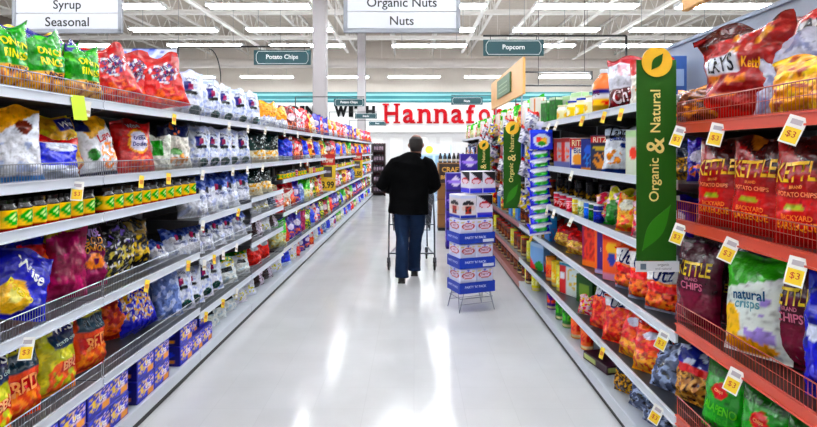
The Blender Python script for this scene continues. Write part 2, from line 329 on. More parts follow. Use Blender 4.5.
# right side
spec('barbeque', 'bag', (.24, .365, .12), [('bg', '#c91515'), ('b', .45, 1, '#a81216'), ('d', .97, -.4, '#5a0a0c'), ('r', .1, .41, .9, .415, '#f09060'), ('e', .45, .36, .16, .03, '#b5bb2c'), ('b', .0, .04, '#a80f10'), ('ne', 4, .3, .3, .92, .3, .09, '#b8802a')],
     [('KETTLE', .5, .67, .74, '#f3cf7a', 4, 1.6), ('BRAND', .5, .54, .2, '#e8a070'), ('POTATO CHIPS', .5, .475, .6, '#f3a888'), ('BACKYARD', .5, .27, .5, '#f3a070'), ('BARBEQUE', .5, .19, .62, '#f2b060', 0, 1.2)], 'red barbeque potato chip bag', name='potato_chip_bag', cr=.55)
spec('kettlemaroon', 'bag', (.225, .39, .11), [('bg', '#5a0c38'), ('b', 0, .4, '#7e1048'), ('b', .93, 1, '#3c0a30'), ('n', 4, .4, .4, .9, '#74204c')],
     [('KETTLE', .5, .66, .74, '#e8d27a', 4, 1.7), ('BRAND', .5, .55, .3, '#c88a9a'), ('CHIPS', .5, .47, .5, '#d08aa0')], 'dark maroon potato chip bag', name='potato_chip_bag', cr=.55)
spec('kettlenavy', 'bag', (.225, .36, .10), [('bg', '#0e1040'), ('b', 0, .35, '#2a1f70'), ('n', 4, .4, .4, .9, '#1b2468')],
     [('KETTLE', .5, .70, .76, '#c9b04a', 4, 1.7)], 'navy potato chip bag', name='potato_chip_bag', cr=.55)
spec('greenwhite', 'bag', (.27, .375, .12), [('bg', '#f0f5f2'), ('d', .62, .18, '#63b81c'), ('e', .2, .32, .2, .17, '#f4d21c'), ('e', .45, .1, .42, .09, '#f0c01a'), ('ne', 5, .1, .75, .3, .3, .3, '#b8a8dc'), ('b', .93, 1, '#4e9c18')],
     [('natural', .5, .60, .5, '#2a6a8a', 4), ('crisps', .5, .50, .4, '#8ab0b8', 4)], 'white chip bag with lime green top and yellow print', name='potato_chip_bag', cr=.55)
spec('royalblue', 'bag', (.22, .38, .11), [('bg', '#1228b8'), ('n', 5, .2, 0, 1, '#0c1a80'), ('e', .3, .55, .15, .06, '#e8ecff')], [], 'tall royal blue chip bag')
spec('jalapeno', 'bag', (.225, .30, .12), [('bg', '#35a81c'), ('b', .8, 1, '#237014'), ('e', .5, .62, .17, .11, '#d03a18'), ('n', 5, .3, 0, .3, '#52b82e')],
     [('KETTLE', .5, .84, .6, '#3f8a2c'), ('Chips', .5, .62, .2, '#f5c8a0'), ('JALAPENO', .5, .36, .76, '#7ccc4a', 0, 1.3), ('salted', .5, .26, .5, '#58b434')], 'green jalapeno chip bag with red oval', name='potato_chip_bag', cr=.55)
spec('nutbag', 'bag', (.20, .28, .10), [('bg', '#b98a52'), ('n', 9, .0, 0, .55, '#e0b878'), ('n', 11, .25, 0, .55, '#5a3418'), ('b', .52, .64, '#d8381c'), ('b', .64, 1, '#2a3a9a'), ('n', 6, .15, .64, 1, '#dfe6f6')], [], 'cashew nut bag with blue and red header', name='nut_bag')
spec('redlays', 'bag', (.36, .40, .15), [('bg', '#a8101a'), ('d', .80, .2, '#5f0a18'), ('dd', .25, -.3, '#e01c14'), ('ne', 5, -.05, .32, .45, .26, .2, '#e8a22a'), ('r', .05, .50, .48, .68, '#eef0f8'), ('ne', 6, .2, .6, .8, .3, .15, '#d9a860')],
     [('LAYS', .27, .59, .34, '#14163a', 0, 1.6), ('Kettle', .66, .56, .26, '#efc04a', -8, 1.3)], 'large crumpled red chip bag', name='potato_chip_bag', cr=2.6)
spec('redlying', 'bag', (.30, .36, .13), [('bg', '#b80e14'), ('n', 4, .2, 0, 1, '#8a0a14'), ('ne', 6, .0, .5, .4, .25, .15, '#e8862a'), ('r', .25, .68, .75, .82, '#f0f2f8')], [('LAYS', .5, .75, .4, '#1a1c4a', 0, 1.3)], 'red chip bag leaning against the grey panel', name='potato_chip_bag')
spec('silverbag', 'bag', (.22, .34, .10), [('bg', '#d4d6e6'), ('n', 4, .2, 0, 1, '#a8acc8')], [], 'plain silver white chip bag', name='chip_bag')
spec('whitered', 'bag', (.25, .30, .13), [('bg', '#f3efe9'), ('d', .66, .2, '#b3122c'), ('ne', 7, .0, .5, .3, .3, .2, '#e09a62'), ('n', 4, .35, 0, .7, '#f7d9c8')], [], 'white chip bag with crimson top', name='chip_bag')
spec('brownpaper', 'bag', (.30, .17, .12), [('bg', '#8a5a20'), ('n', 5, .05, 0, 1, '#d39a3a'), ('n', 6, .25, 0, 1, '#4a2c10')], [], 'brown and gold folded snack bag')
spec('goldbag', 'bag', (.28, .22, .13), [('bg', '#e8b93a'), ('n', 5, .1, 0, 1, '#f6de7c'), ('n', 6, .3, 0, 1, '#a8641c')], [], 'golden yellow chip bag')
spec('whitemaroon', 'bag', (.24, .33, .12), [('bg', '#eeeef6'), ('b', .86, 1, '#b01a48'), ('ne', 7, .05, .5, .72, .35, .12, '#e9c8d2'), ('b', .04, .4, '#6a0f28'), ('ne', 7, .1, .5, .2, .4, .14, '#a83040')], [('Chill', .5, .27, .6, '#f3e6ea', 8, 1.4)], 'white and maroon snack bag')
spec('lance', 'bag', (.24, .32, .09), [('bg', '#f2f5fb'), ('b', .72, 1, '#20253a'), ('b', .78, .93, '#dfe6f2'), ('e', .72, .56, .18, .06, '#2a4c9c'), ('ne', 7, -.1, .4, .32, .26, .16, '#e8a84c'), ('b', 0, .08, '#2a4e90')], [('Lance', .5, .85, .66, '#161a30', 0, 1.4), ('crackers', .5, .70, .6, '#2a4c9c')], 'white cracker bag with black lettering', name='cracker_bag')
spec('ritzbox', 'box', (.16, .24, .07), [('bg', '#f3f0e4'), ('b', .72, 1, '#c21522'), ('e', .5, .3, .35, .2, '#edb63c'), ('d', .62, .2, '#c21522'), ('b', 0, .12, '#1d4ea8'), ('r', 0, 0, .12, .7, '#2a62c4')], [('RITZ', .5, .84, .7, '#f7e7b0', 0, 1.2), ('Bits', .5, .6, .5, '#204090')], 'red and blue cracker box', name='cracker_box', cat='box')
spec('bluecracker', 'box', (.14, .23, .07), [('bg', '#123c8c'), ('e', .5, .65, .3, .15, '#2f74c8'), ('ne', 8, .1, .5, .3, .4, .25, '#4a9ad8'), ('b', 0, .08, '#d8a03a')], [], 'dark blue cracker box', name='cracker_box', cat='box')
spec('redslim', 'box', (.11, .25, .07), [('bg', '#d8cfd4'), ('r', 0, 0, .4, 1, '#c8281c'), ('b', .84, 1, '#a31220'), ('b', 0, .2, '#8a90c0'), ('ne', 7, .1, .6, .5, .3, .3, '#e8863a')], [], 'slim red and white cracker box', name='cracker_box', cat='box')
spec('navygold', 'box', (.15, .25, .07), [('bg', '#16244f'), ('b', .80, .95, '#d3381c'), ('ne', 5, -.1, .5, .3, .36, .24, '#e0a93c'), ('e', .5, .66, .4, .06, '#d9c56a')], [('RITZ', .5, .87, .7, '#fbe9d0')], 'navy and gold cracker box', name='cracker_box', cat='box')
spec('orangebottle', 'jar', (.075, .31), '#e8641a', [('bg', '#f4f4f8')], 'orange drink bottle with white cap', name='drink_bottle', cat='bottle', lab=[('bg', '#f6f4fa'), ('b', .0, .42, '#f3d21e'), ('ne', 5, .0, .3, .2, .3, .3, '#e02c1c'), ('b', .42, .6, '#f6f4fa'), ('b', .68, 1, '#1c2a8a'), ('e', .5, .6, .45, .1, '#f8f6fc')], lid='#f3f5fa', bottle=1)
spec('bluelidjar', 'jar', (.055, .15), '#f1e6b0', [('bg', '#f4e268')], 'cream jar with blue lid and yellow label', name='peanut_jar', cat='jar', lab=[('bg', '#f6e04a'), ('e', .5, .5, .35, .3, '#fbf8e8'), ('b', 0, .15, '#d8b81a')], lid='#1c3fc0')
spec('whitejar', 'jar', (.05, .14), '#f2f2ea', [('bg', '#f4e268')], 'cream jar with pale yellow lid', name='peanut_jar', cat='jar', lab=[('bg', '#f3efcf'), ('e', .5, .5, .35, .3, '#e8c82c')], lid='#f0e9b8')
spec('greentall', 'box', (.10, .25, .08), [('bg', '#157a22'), ('n', 4, .2, 0, 1, '#1f9a30'), ('b', .9, 1, '#e0e8da')], [], 'tall plain green carton', name='snack_carton', cat='box')
spec('palebox', 'box', (.15, .26, .08), [('bg', '#eef3e8'), ('r', .55, .1, .9, .8, '#b8e08a'), ('b', .86, 1, '#d6ecc8'), ('e', .35, .5, .2, .15, '#e86a52')], [], 'pale green and white snack carton', name='snack_carton', cat='box')
spec('whitecarton', 'box', (.16, .30, .08), [('bg', '#f2eee8'), ('r', .42, .3, .55, .95, '#d99a5a'), ('e', .6, .2, .25, .1, '#f0b24a'), ('b', 0, .05, '#c8c0d8')], [], 'tall white snack carton', name='snack_carton', cat='box')
for nm, c1, c2, lk in (('redcan', '#c81a3a', '#f0d0d4', 'small red and white can'), ('pinkcan', '#e02a5c', '#f6c8d2', 'small pink can'), ('yellowcan', '#e9cf2c', '#f6f2c8', 'small yellow can'),
                       ('creamcan', '#dfe2b8', '#7a9a3c', 'small cream and green can'), ('bluecan', '#2a72d8', '#4a94ee', 'small sky blue can'), ('greencan', '#20603a', '#3a9a4e', 'small green can'), ('navycan', '#1c2a90', '#3a52c8', 'small navy can')):
    spec(nm, 'jar', (.036, .125), c1, [('bg', c1)], lk, name='snack_can', cat='can', lab=[('bg', c1), ('ne', 6, -.05, .5, .5, .5, .4, c2), ('b', .9, 1, '#e8e8ee')], lid='#c8ccd2', neck=.97)
for nm, c1, c2, lk in (('tallyellow', '#f0c81c', '#f7eaa0', 'tall yellow canister'), ('tallorange', '#ef8a1a', '#d8401a', 'tall orange canister'), ('tallpurple', '#5a1f8c', '#e8703a', 'tall purple canister with orange face'), ('tallgreen', '#1f8a30', '#6fc83a', 'tall green canister'),
                       ('tallbrown', '#6a3a22', '#a86a3a', 'brown peanut jar'), ('talldark', '#1a1c28', '#b89a3a', 'tall dark canister'), ('talllemon', '#e8e24a', '#f8f6c0', 'lemon and white canister')):
    spec(nm, 'jar', (.048, .22), c1, [('bg', c1)], lk, name='snack_canister', cat='canister', lab=[('bg', c1), ('ne', 5, -.15, .5, .55, .5, .3, c2), ('b', 0, .08, '#f2e6c0')], lid={'tallbrown': '#c42a1c'}.get(nm, c1), neck=.98)
spec('greenbunch', 'bag', (.24, .25, .12), [('bg', '#2a9a2a'), ('d', .55, .4, '#e8e24a'), ('n', 4, .25, 0, 1, '#f2d6e0'), ('e', .7, .3, .25, .2, '#146a22')], [], 'green and yellow cheese snack bag')
spec('pinkbunch', 'bag', (.20, .20, .11), [('bg', '#f2d6dc'), ('n', 5, .05, 0, 1, '#e0607a'), ('n', 6, .2, 0, 1, '#eac83a')], [], 'pink and white snack bag')
spec('yellowbunch', 'bag', (.22, .22, .11), [('bg', '#e9c42a'), ('n', 5, .1, 0, 1, '#ee7a3a'), ('e', .4, .7, .25, .15, '#f2f0e0')], [], 'yellow and orange snack bag')
spec('redpopcorn', 'bag', (.24, .19, .13), [('bg', '#c9952c'), ('n', 8, .0, 0, .5, '#efd07a'), ('b', .52, 1, '#a8121c'), ('n', 5, .3, .5, 1, '#e8404a')], [], 'popcorn bag with red header', name='popcorn_bag')
spec('rustcarton', 'box', (.15, .30, .08), [('bg', '#e0641a'), ('n', 6, .1, .1, 1, '#b8401a'), ('r', 0, 0, .12, 1, '#a83a70'), ('b', 0, .12, '#e89a5a')], [], 'tall rust orange snack carton', name='snack_carton', cat='box')
spec('purplecarton', 'box', (.11, .30, .08), [('bg', '#f0921c'), ('r', .2, 0, .75, 1, '#5c2a8c'), ('b', 0, .1, '#c8c0e0')], [('SNACK', .48, .55, .26, '#f3e6ff', 90, 1.2)], 'narrow purple and orange snack carton', name='snack_carton', cat='box')
spec('orangecarton', 'box', (.13, .30, .08), [('bg', '#ef8a1c'), ('e', .5, .7, .35, .12, '#f6d03a'), ('e', .5, .45, .22, .14, '#4a5ab0'), ('b', .85, 1, '#e04a2a'), ('b', 0, .14, '#d8a8c0')], [], 'orange snack carton with blue figure print', name='snack_carton', cat='box')
spec('cheeseball', 'bag', (.24, .27, .14), [('bg', '#e9761c'), ('n', 7, .0, 0, .6, '#f2a03a'), ('n', 8, .25, 0, .55, '#a83a10'), ('b', .42, .56, '#e23c16'), ('b', .62, .9, '#f4f2f4'), ('b', 0, .06, '#d8dcee')], [('Utz', .5, .76, .5, '#20306a', 10, 1.3)], 'orange cheese ball bag with white band', name='cheese_ball_bag')
spec('orangebag', 'bag', (.26, .28, .13), [('bg', '#e2521a'), ('n', 6, .1, 0, 1, '#f08a3a'), ('b', .0, .35, '#eab82c'), ('n', 8, .1, 0, .4, '#c8641a'), ('e', .5, .75, .2, .08, '#e8eaf6')], [], 'orange snack bag with golden base')
spec('redorange', 'bag', (.24, .30, .12), [('bg', '#d84a1c'), ('n', 7, .05, 0, 1, '#e88450'), ('b', .74, .9, '#f1f1f6')], [('Utz', .5, .82, .45, '#20306a', 10, 1.2)], 'rust orange snack bag with white band')
spec('clearbag', 'bag', (.22, .24, .10), [('bg', '#6a748c'), ('n', 5, .05, 0, 1, '#b8c4de'), ('n', 6, .25, 0, 1, '#2a303e')], [], 'clear grey snack bag', name='nut_bag')
spec('trailmix', 'bag', (.20, .24, .10), [('bg', '#6a5226'), ('n', 9, .0, 0, .6, '#d8b04a'), ('n', 10, .25, 0, .6, '#3a2410'), ('b', .6, 1, '#3c455a')], [], 'trail mix bag with dark top', name='nut_bag')
spec('bluegreenbox', 'box', (.24, .27, .08), [('bg', '#a8c8ea'), ('dd', .42, -.7, '#e8521c'), ('e', .7, .16, .35, .18, '#2aa83a'), ('b', .84, 1, '#c8dcf2')], [], 'light blue carton with orange and green print', name='snack_carton', cat='box')
spec('redwhitebox', 'box', (.26, .26, .09), [('bg', '#e8f0f0'), ('r', 0, 0, .32, 1, '#c81a2a'), ('ne', 7, .1, .65, .55, .3, .35, '#e8d23a'), ('b', .9, 1, '#58a8b8'), ('r', .06, .5, .28, .7, '#f2f2f6')], [], 'red and white carton', name='snack_carton', cat='box')
spec('greensmall', 'box', (.18, .22, .08), [('bg', '#2a6a1c'), ('r', .2, .2, .8, .7, '#8aa82c')], [], 'small dark green carton', name='snack_carton', cat='box')
spec('lightbluebox', 'box', (.20, .24, .08), [('bg', '#3aa0d8'), ('n', 6, .2, 0, .5, '#8a6aa8'), ('b', .85, 1, '#7cc4ea')], [], 'sky blue snack carton', name='snack_carton', cat='box')
spec('purpleflat', 'box', (.30, .055, .17), [('bg', '#4a1238'), ('r', .04, .2, .5, .85, '#c8cf9a'), ('b', 0, .1, '#2c0820')], [], 'flat dark purple carton', name='snack_carton', cat='box')
spec('hangstrip', 'bag', (.15, .20, .05), [('bg', '#1a2a9a'), ('n', 5, .1, 0, 1, '#f4f4fa'), ('b', .0, .2, '#d8c82a')], [], 'hanging snack pouch')

def get_proto(key):
    s = SPECS[key]
    if s['proto'] is None:
        k = s['k']; sd = sum(map(ord, key)) % 97
        if s['kind'] == 'bag': s['proto'] = [[bag_mesh(key, *s['dims'], s['layers'], s['texts'], seed=sd+i*31, crumple=k.get('cr', 1.25)) for i in range(2)], None]
        elif s['kind'] == 'box':
            s['proto'] = [[box_mesh(key, *s['dims'], s['layers'], s['texts'], side=k.get('side'), seed=sd)], None]
        else:
            r, h = s['dims']; nk = k.get('neck', .8)
            if k.get('bottle'):
                g = lin(s['layers']); 
                prof = [(r*.85, 0), (r, .01), (r, .18*h)]+[(r*1.005, h*(.18+.40*q/8)) for q in range(9)]+[(r, .60*h), (r*.98, .68*h), (r*.75, .78*h), (r*.40, .87*h), (r*.3, .9*h), (r*.3, .93*h)]
                def cf(t, z, c):
                    v = (z/h-.18)/.40
                    if 0 <= v <= 1: return shade(k['lab'], ((t+PI/2)/(2*PI)*3+.5) % 1.0, v, sd)
                    return lin('#e8701c') if z > .1*h else lin('#f0b020')
                mb = MB(); mb.lathe(prof, 28, g, colfn=cf)
                vs, fs, hh = glyphs('Orange', .02); mb.add([(r*1.02*math.sin(a*1.75), -r*1.02*math.cos(a*1.75), .47*h+b*.16) for a, b in vs], fs, lin('#6a1a5a'))
                s['proto'] = [[mb.mesh(key, GLASSY, True)], ('cap', lid_mesh('cap', r*.36, .915*h, h, k['lid']))]
            else:
                s['proto'] = [[jar_mesh(key, r, h*.93, s['layers'], k['lab'], sd, nk)], ('lid', lid_mesh('lid', r*min(1, nk+.08), h*k.get('lidz', .90), h, k['lid']))]
    return s['proto']
def headroom(side, y, z):
    if side < 0: L = [.12, .42, .82, 1.24, 1.425, 1.80] if y < 3.98 else [.12, .38, .77, 1.06, 1.425, 1.8] if y < 5.2 else [.12, .38, .67, .91, 1.10, 1.425, 1.8] if y < 6.42 else [.12, .40, .82, 1.21, 1.425, 1.8]
    else: L = [.12, .385, .79, 1.25, 1.67] if y < 2.45 else [.12, .37, .74, 1.085, 1.42, 1.80]
    up = [q for q in L if q > z+.06]
    return (min(up)-.03-z) if up else 9
PLACED = []
def put(key, x, y, z, rz, place, pitch=0, roll=0, scale=1.0, extra=None, group=None):
    s = SPECS[key]; ms, sub = get_proto(key)
    H = s['dims'][1]*1.02*math.cos(pitch)+.04*abs(math.sin(pitch))+abs(math.sin(roll))*s['dims'][0]*.8; scale = min(scale, max(.45, (headroom(1 if x > 0 else -1, y, z)-.004)/H))
    if s['kind'] == 'bag': z += abs(math.sin(roll))*s['dims'][0]*scale*.40
    o = link(s['name'], ms[len(PLACED) % len(ms)], None, (x, y, z), (pitch, roll, rz))
    if scale != 1.0: o.scale = (scale,)*3
    if sub: link(sub[0], sub[1], o)
    o['category'] = s['cat']
    PLACED.append((o, s['look'], place, math.hypot(x, y), extra))
    return o
ORD = ['first', 'second', 'third', 'fourth', 'fifth', 'sixth', 'seventh', 'eighth', 'ninth', 'tenth', 'eleventh', 'twelfth', 'thirteenth', 'fourteenth', 'fifteenth', 'sixteenth', 'seventeenth', 'eighteenth', 'nineteenth', 'twentieth']
def finish_labels():
    g = {}
    for p in PLACED: g.setdefault((p[1], p[2]), []).append(p)
    for (look, place), lst in g.items():
        lst.sort(key=lambda p: p[3])
        for i, p in enumerate(lst):
            if len(lst) == 1: lab = f'{look} on {place}'
            elif i == 0: lab = f'{look}, nearest on {place}'
            else: lab = f'{look}, {ORD[i] if i < 20 else str(i+1)+"th"} nearest on {place}'
            p[0]['label'] = lab
            if len(lst) > 1: p[0]['group'] = f'{look}s on {place}'

# ------------------------------------------------------------------ aisle geometry
SL = .0096
def LX(y): return -(1.55-SL*(y-2.8))
def lip(side, y): return LX(y) if side < 0 else 1.16
def face(side): return PI/2-SL if side < 0 else -PI/2
def spot(side, px, back):
    """point on a shelf whose sight line crosses the photo column px, set back from the shelf edge"""
    y = 4
    for _ in range(12):
        x = lip(side, y)+side*back; y = F*x/(px-414.0)
    return x, y
def row(side, z, place, items, back=.09, yaw=0):
    """items: (key, px[, yaw, pitch, back, dz, scale])"""
    for it in items:
        it = list(it)+[None]*7
        key, px, yw, pt, bk, dz, sc, rl = it[:8]
        x, y = spot(side, px, back if bk is None else bk)
        yw = yaw if yw is None else yw
        s = SPECS[key]
        if yw == 0 and s['kind'] == 'bag': yw = random.uniform(-6, 8)
        jit = s['kind'] == 'bag'
        if jit and y > 2.6: yw += random.uniform(-9, 9)
        rz = face(side)+(-math.radians(yw) if side < 0 else math.radians(yw))
        put(key, x, y, z+(dz or 0)+.002, rz, place, pitch=-math.radians(5 if (pt is None and s['kind'] == 'bag') else (pt or 0)), roll=math.radians(rl if rl is not None else random.uniform(-4, 4)) if jit else 0, scale=(sc or 1)*(random.uniform(.93, 1.05) if jit and y > 2.6 else 1))
def auto(side, z, place, keys, y0, y1, step, back=.10, yaw=25, sd=1, sc=1.0):
    r = random.Random(sd); y = y0; i = 0
    while y < y1:
        key = keys[i % len(keys)] if r.random() < .8 else r.choice(keys)
        s = SPECS[key]; yw = (yaw+r.uniform(-10, 10)) if s['kind'] == 'bag' else 0
        x = lip(side, y)+side*back
        put(key, x, y, z+.002, face(side)+(-1 if side < 0 else 1)*math.radians(yw), place, pitch=-math.radians(r.uniform(2, 14) if s['kind'] == 'bag' else 0), roll=math.radians(r.uniform(-9, 9)) if s['kind'] == 'bag' else 0, scale=sc*r.uniform(.94, 1.03))
        y += step*r.uniform(.92, 1.12); i += 1

def fence_mesh(L, h, step, m, r=.0011):
    mb = MB(); n = int(L/step)
    for i in range(n+1): x = .01+i*(L-.02)/n; mb.bar((x, .0, 0), (x, .0, h), r, 4)
    for z in (h*.02, h*.5): mb.bar((0.005, 0, z), (L-.005, 0, z), r*1.2, 4)
    mb.bar((.005, 0, h), (L-.005, 0, h), r*2.2, 4)
    for x in (.008, L-.008): mb.bar((x, 0, -.01), (x, 0, h), r*2.4, 4)
    return mb.mesh('wire_fence', m)
def shelf_mesh(L, D, m):
    mb = MB(); mb.box(.004, .012, -.022, L-.004, D, 0); 
    for x in (.03, L-.036):
        mb.add([(x, .03, -.022), (x+.006, .03, -.022), (x, D, -.022), (x+.006, D, -.022), (x, D, -.11), (x+.006, D, -.11), (x, .03, -.034), (x+.006, .03, -.034)],
               [(0, 6, 4, 2), (1, 3, 5, 7), (0, 1, 7, 6), (6, 7, 5, 4), (2, 4, 5, 3), (0, 2, 3, 1)])
    return mb.mesh('shelf', m)
def rail_mesh(L, m, h=.044):
    mb = MB()
    z0, z1 = -h*.62, h*.38
    mb.box(.003, 0, z0, L-.003, .012, z1, ch=.002)
    mb.box(.003, -.006, z0, L-.003, 0, z0+.006); mb.box(.003, -.006, z1-.006, L-.003, 0, z1)
    return mb.mesh('price_rail', m)
_mc = {}
def cached(k, fn):
    if k not in _mc: _mc[k] = fn()
    return _mc[k]
PAPER = print_mat('printed_paper', .6, 0, 10)
def tag_mesh(kind):
    mb = MB(); w_, h = {'white': (.028, .075), 'yellow': (.030, .07), 'price': (.050, .088), 'lime': (.075, .115)}[kind]
    base = {'white': '#f2f0ea', 'yellow': '#f4d23a', 'price': '#f4f4f0', 'lime': '#c8e81e'}[kind]
    mb.box(-w_/2, -.0015, -h, w_/2, 0, 0, lin(base), ch=.0004)
    if kind == 'price':
        mb.box(-w_*.42, -.0022, -h*.94, w_*.42, -.0016, -h*.42, lin('#f5cf1c'))
        text_flat(mb, '$3', 0, -h*.66, w_*.5, -.0028, '#c02a14'); mb.box(-w_*.3, -.0022, -h*.3, w_*.3, -.0016, -h*.12, lin('#b8b0b8'))
    if kind == 'white': mb.box(-w_*.4, -.0022, -h*.8, w_*.4, -.0016, -h*.6, lin('#c8b088'))
    if kind == 'yellow': mb.box(-w_*.35, -.0022, -h*.7, w_*.35, -.0016, -h*.35, lin('#d8862a'))
    return mb.mesh('price_tag', PAPER)
BAYS = []
def bay(side, y0, L, levels, style, label, tags=(), back_h=1.86, step=.02, depth=.46):
    """one shelving unit. levels: (height, has_fence). local x along the aisle, local -y faces the aisle"""
    ys = y0 if side < 0 else y0+L
    b = thing('shelving_bay', label, 'shelving', (lip(side, ys), ys, 0), face(side), group='shelving bays on the left side' if side < 0 else 'shelving bays on the right side')
    railm, wirem, shm = {'white': (WHITE, WIRE, DECK), 'red': (RED, REDW, mat('brown_shelf', '#3a1a16', .5)), 'pink': (mat('pink_rail', '#a4645c', .4), WIRE, GREYM)}[style]
    link('back_panel', cached(('bp', L, back_h, style), lambda: _back(L, back_h, depth, style)), b)
    mb = MB(); mb.box(0, .02, 0, L, depth, .085); mb.obj('base', BLACK, b)
    k = MB(); k.box(.003, 0, .045, L-.003, .02, .125, ch=.004); k.box(.003, .02, .1, L-.003, depth, .12); 
    for i in range(1): k.box(.003, -.004, .105, L-.003, 0, .125)
    dk = k.obj('base_deck', railm if style != 'white' else WHITE, b)
    for x in (.012, L-.012):
        u = MB(); u.box(x-.012, depth-.03, .08, x+.012, depth, back_h)
        for j in range(int((back_h-.2)/.1)): u.box(x-.004, depth-.032, .2+j*.1, x+.004, depth-.03, .24+j*.1, lin('#101010'))
        u.obj('upright', GREYM, b)
    shelves = []
    for (z, fen) in levels:
        s = link('shelf', cached(('sh', L, depth, style), lambda: shelf_mesh(L, depth-.02, shm)), b, (0, 0, z))
        link('price_rail', cached(('ra', L, style), lambda: rail_mesh(L, railm)), s)
        if fen: link('wire_fence', cached(('fe', L, style, step, fen), lambda: fence_mesh(L, fen, step, wirem)), s, (0, .004, .018))
        shelves.append((z, s))
    for (px, z, kind) in tags:
        y = F*lip(side, 4)/(px-414.0); y = F*lip(side, y)/(px-414.0)
        lx = (y-y0) if side < 0 else (ys-y)
        if 0 < lx < L:
            sh = min(shelves, key=lambda q: abs(q[0]-z))[1]
            kk = tag_mesh_c(kind)
            link('price_tag', kk, sh, (lx, -.010, .0 if kind != 'lime' else .02), (math.radians(-10), math.radians(random.uniform(6, 22)) if kind != 'lime' else 0, side*({'price': .85, 'yellow': .6, 'white': .6, 'lime': .3}[kind]+random.uniform(-.15, .15))))
    BAYS.append(b); return b
def tag_mesh_c(kind): return cached(('tag', kind), lambda: tag_mesh(kind))
def _back(L, H, D, style):
    mb = MB(); mb.box(0, D-.004, .08, L, D+.02, H)
    return mb.mesh('back_panel', DARK)

# ------------------------------------------------------------------ the setting
def floor_mat():
    m = mat('polished_floor', '#dfe2e6', .13, spec=.38); nt = m.node_tree; b = nt.nodes['Principled BSDF']
    tc = nt.nodes.new('ShaderNodeTexCoord')
    br = nt.nodes.new('ShaderNodeTexBrick'); br.offset = 0; br.inputs['Scale'].default_value = 1
    br.inputs['Brick Width'].default_value = .305; br.inputs['Row Height'].default_value = .305; br.inputs['Mortar Size'].default_value = .0016
    c = lin('#e6e7ea'); br.inputs['Color1'].default_value = (*c, 1); br.inputs['Color2'].default_value = (*[x*.975 for x in c], 1); br.inputs['Mortar'].default_value = (*[x*.9 for x in c], 1)
    nt.links.new(tc.outputs['Object'], br.inputs['Vector'])
    n = nt.nodes.new('ShaderNodeTexNoise'); n.inputs['Scale'].default_value = 2.2; n.inputs['Detail'].default_value = 8; nt.links.new(tc.outputs['Object'], n.inputs['Vector'])
    mx = nt.nodes.new('ShaderNodeMix'); mx.data_type = 'RGBA'; mx.blend_type = 'MULTIPLY'; mx.inputs['Factor'].default_value = .22
    nt.links.new(br.outputs['Color'], mx.inputs['A']); nt.links.new(n.outputs['Fac'], mx.inputs['B']); nt.links.new(mx.outputs['Result'], b.inputs['Base Color'])
    mr = nt.nodes.new('ShaderNodeMapRange'); mr.inputs['To Min'].default_value = .10; mr.inputs['To Max'].default_value = .20
    nt.links.new(n.outputs['Fac'], mr.inputs['Value']); nt.links.new(mr.outputs['Result'], b.inputs['Roughness'])
    return m
def slab(name, x0, y0, z0, x1, y1, z1, m, parent=None, ch=0):
    mb = MB(); mb.box(x0, y0, z0, x1, y1, z1, ch=ch); return mb.obj(name, m, parent)
struct(slab('floor', -17, -7, -.1, 17, 28.3, 0, floor_mat()))
SIDEW = mat('tan_side_wall_paint', '#7d7268', .8, var=.05)  # walls out of view, tone darkened to cut bounced light
WALLM = mat('beige_wall_paint', '#c9beb4', .8, var=.05)
struct(slab('wall_far', -17, 28, 0, 17, 28.2, 7.3, WALLM))
struct(slab('wall_left', -17.2, -7, 0, -17, 28.2, 7.3, SIDEW))
struct(slab('wall_right', 17, -7, 0, 17.2, 28.2, 7.3, SIDEW))
struct(slab('wall_near', -17, -7.2, 0, 17, -7, 7.3, SIDEW))
def ceiling():
    mb = MB(); mb.box(-17, -7, 7.15, 17, 28.2, 7.25)
    y = -6.9
    while y < 28:
        mb.add([(-17, y, 7.15), (-17, y+.06, 7.10), (-17, y+.16, 7.10), (-17, y+.22, 7.15), (17, y, 7.15), (17, y+.06, 7.10), (17, y+.16, 7.10), (17, y+.22, 7.15)],
               [(0, 4, 5, 1), (1, 5, 6, 2), (2, 6, 7, 3)]); y += .30
    return struct(mb.obj('ceiling', mat('deck_paint', '#c9beb2', .7, var=.12)))
ceiling()
# open-web roof joists running with the aisle, each with its own chords and web
joist0 = None
for i, x in enumerate([-13.9+1.85*k for k in range(16)]):
    if joist0 is None:
        r = thing('roof_joist', '', 'roof joist', (x, 0, 0))
        c = MB(); c.box(-.05, -7, 7.02, .05, 28, 7.09); c.box(-.05, -7, 6.36, .05, 28, 6.42); ch = c.obj('chord', STEELP, r)
        wb = MB(); y = -6.8; k = 0
        while y < 27.6:
            wb.bar((0, y, 7.04), (0, y+.55, 6.39), .022, 4); wb.bar((0, y+.55, 6.39), (0, y+1.1, 7.04), .022, 4); y += 1.1
        web = wb.obj('web', STEELP, r); web['kind'] = 'stuff'; joist0 = (r, ch, web)
    else:
        r = joist0[0].copy(); COL.objects.link(r); r.location.x = x
        for q in joist0[1:]:
            d = q.copy(); COL.objects.link(d); d.parent = r
    r['category'] = 'roof joist'; r['group'] = 'roof joists'; r['label'] = f'off-white open-web roof joist along the aisle, {ORD[i]} from the left wall'
for i, x in enumerate((-5.7, -2.57, 1.87, 3.2, 5.1, 6.6)):
    g = MB(); g.box(-.05, 4, 5.33, .05, 21.5 if i < 5 else 23, 5.345); g.box(-.05, 4, 5.345, -.042, 21.5, 5.40); g.box(.042, 4, 5.345, .05, 21.5, 5.40)
    for k in range(7): g.bar((0, 5+k*2.7, 5.34), (0, 5+k*2.7, 7.095), .006, 4)
    tag(g.obj('lighting_rail', STEELP, None, (x, 0, 0)), f'white lighting rail hung lengthwise under the roof, {ORD[i]} from the left', 'rail', 'lighting rails under the roof')
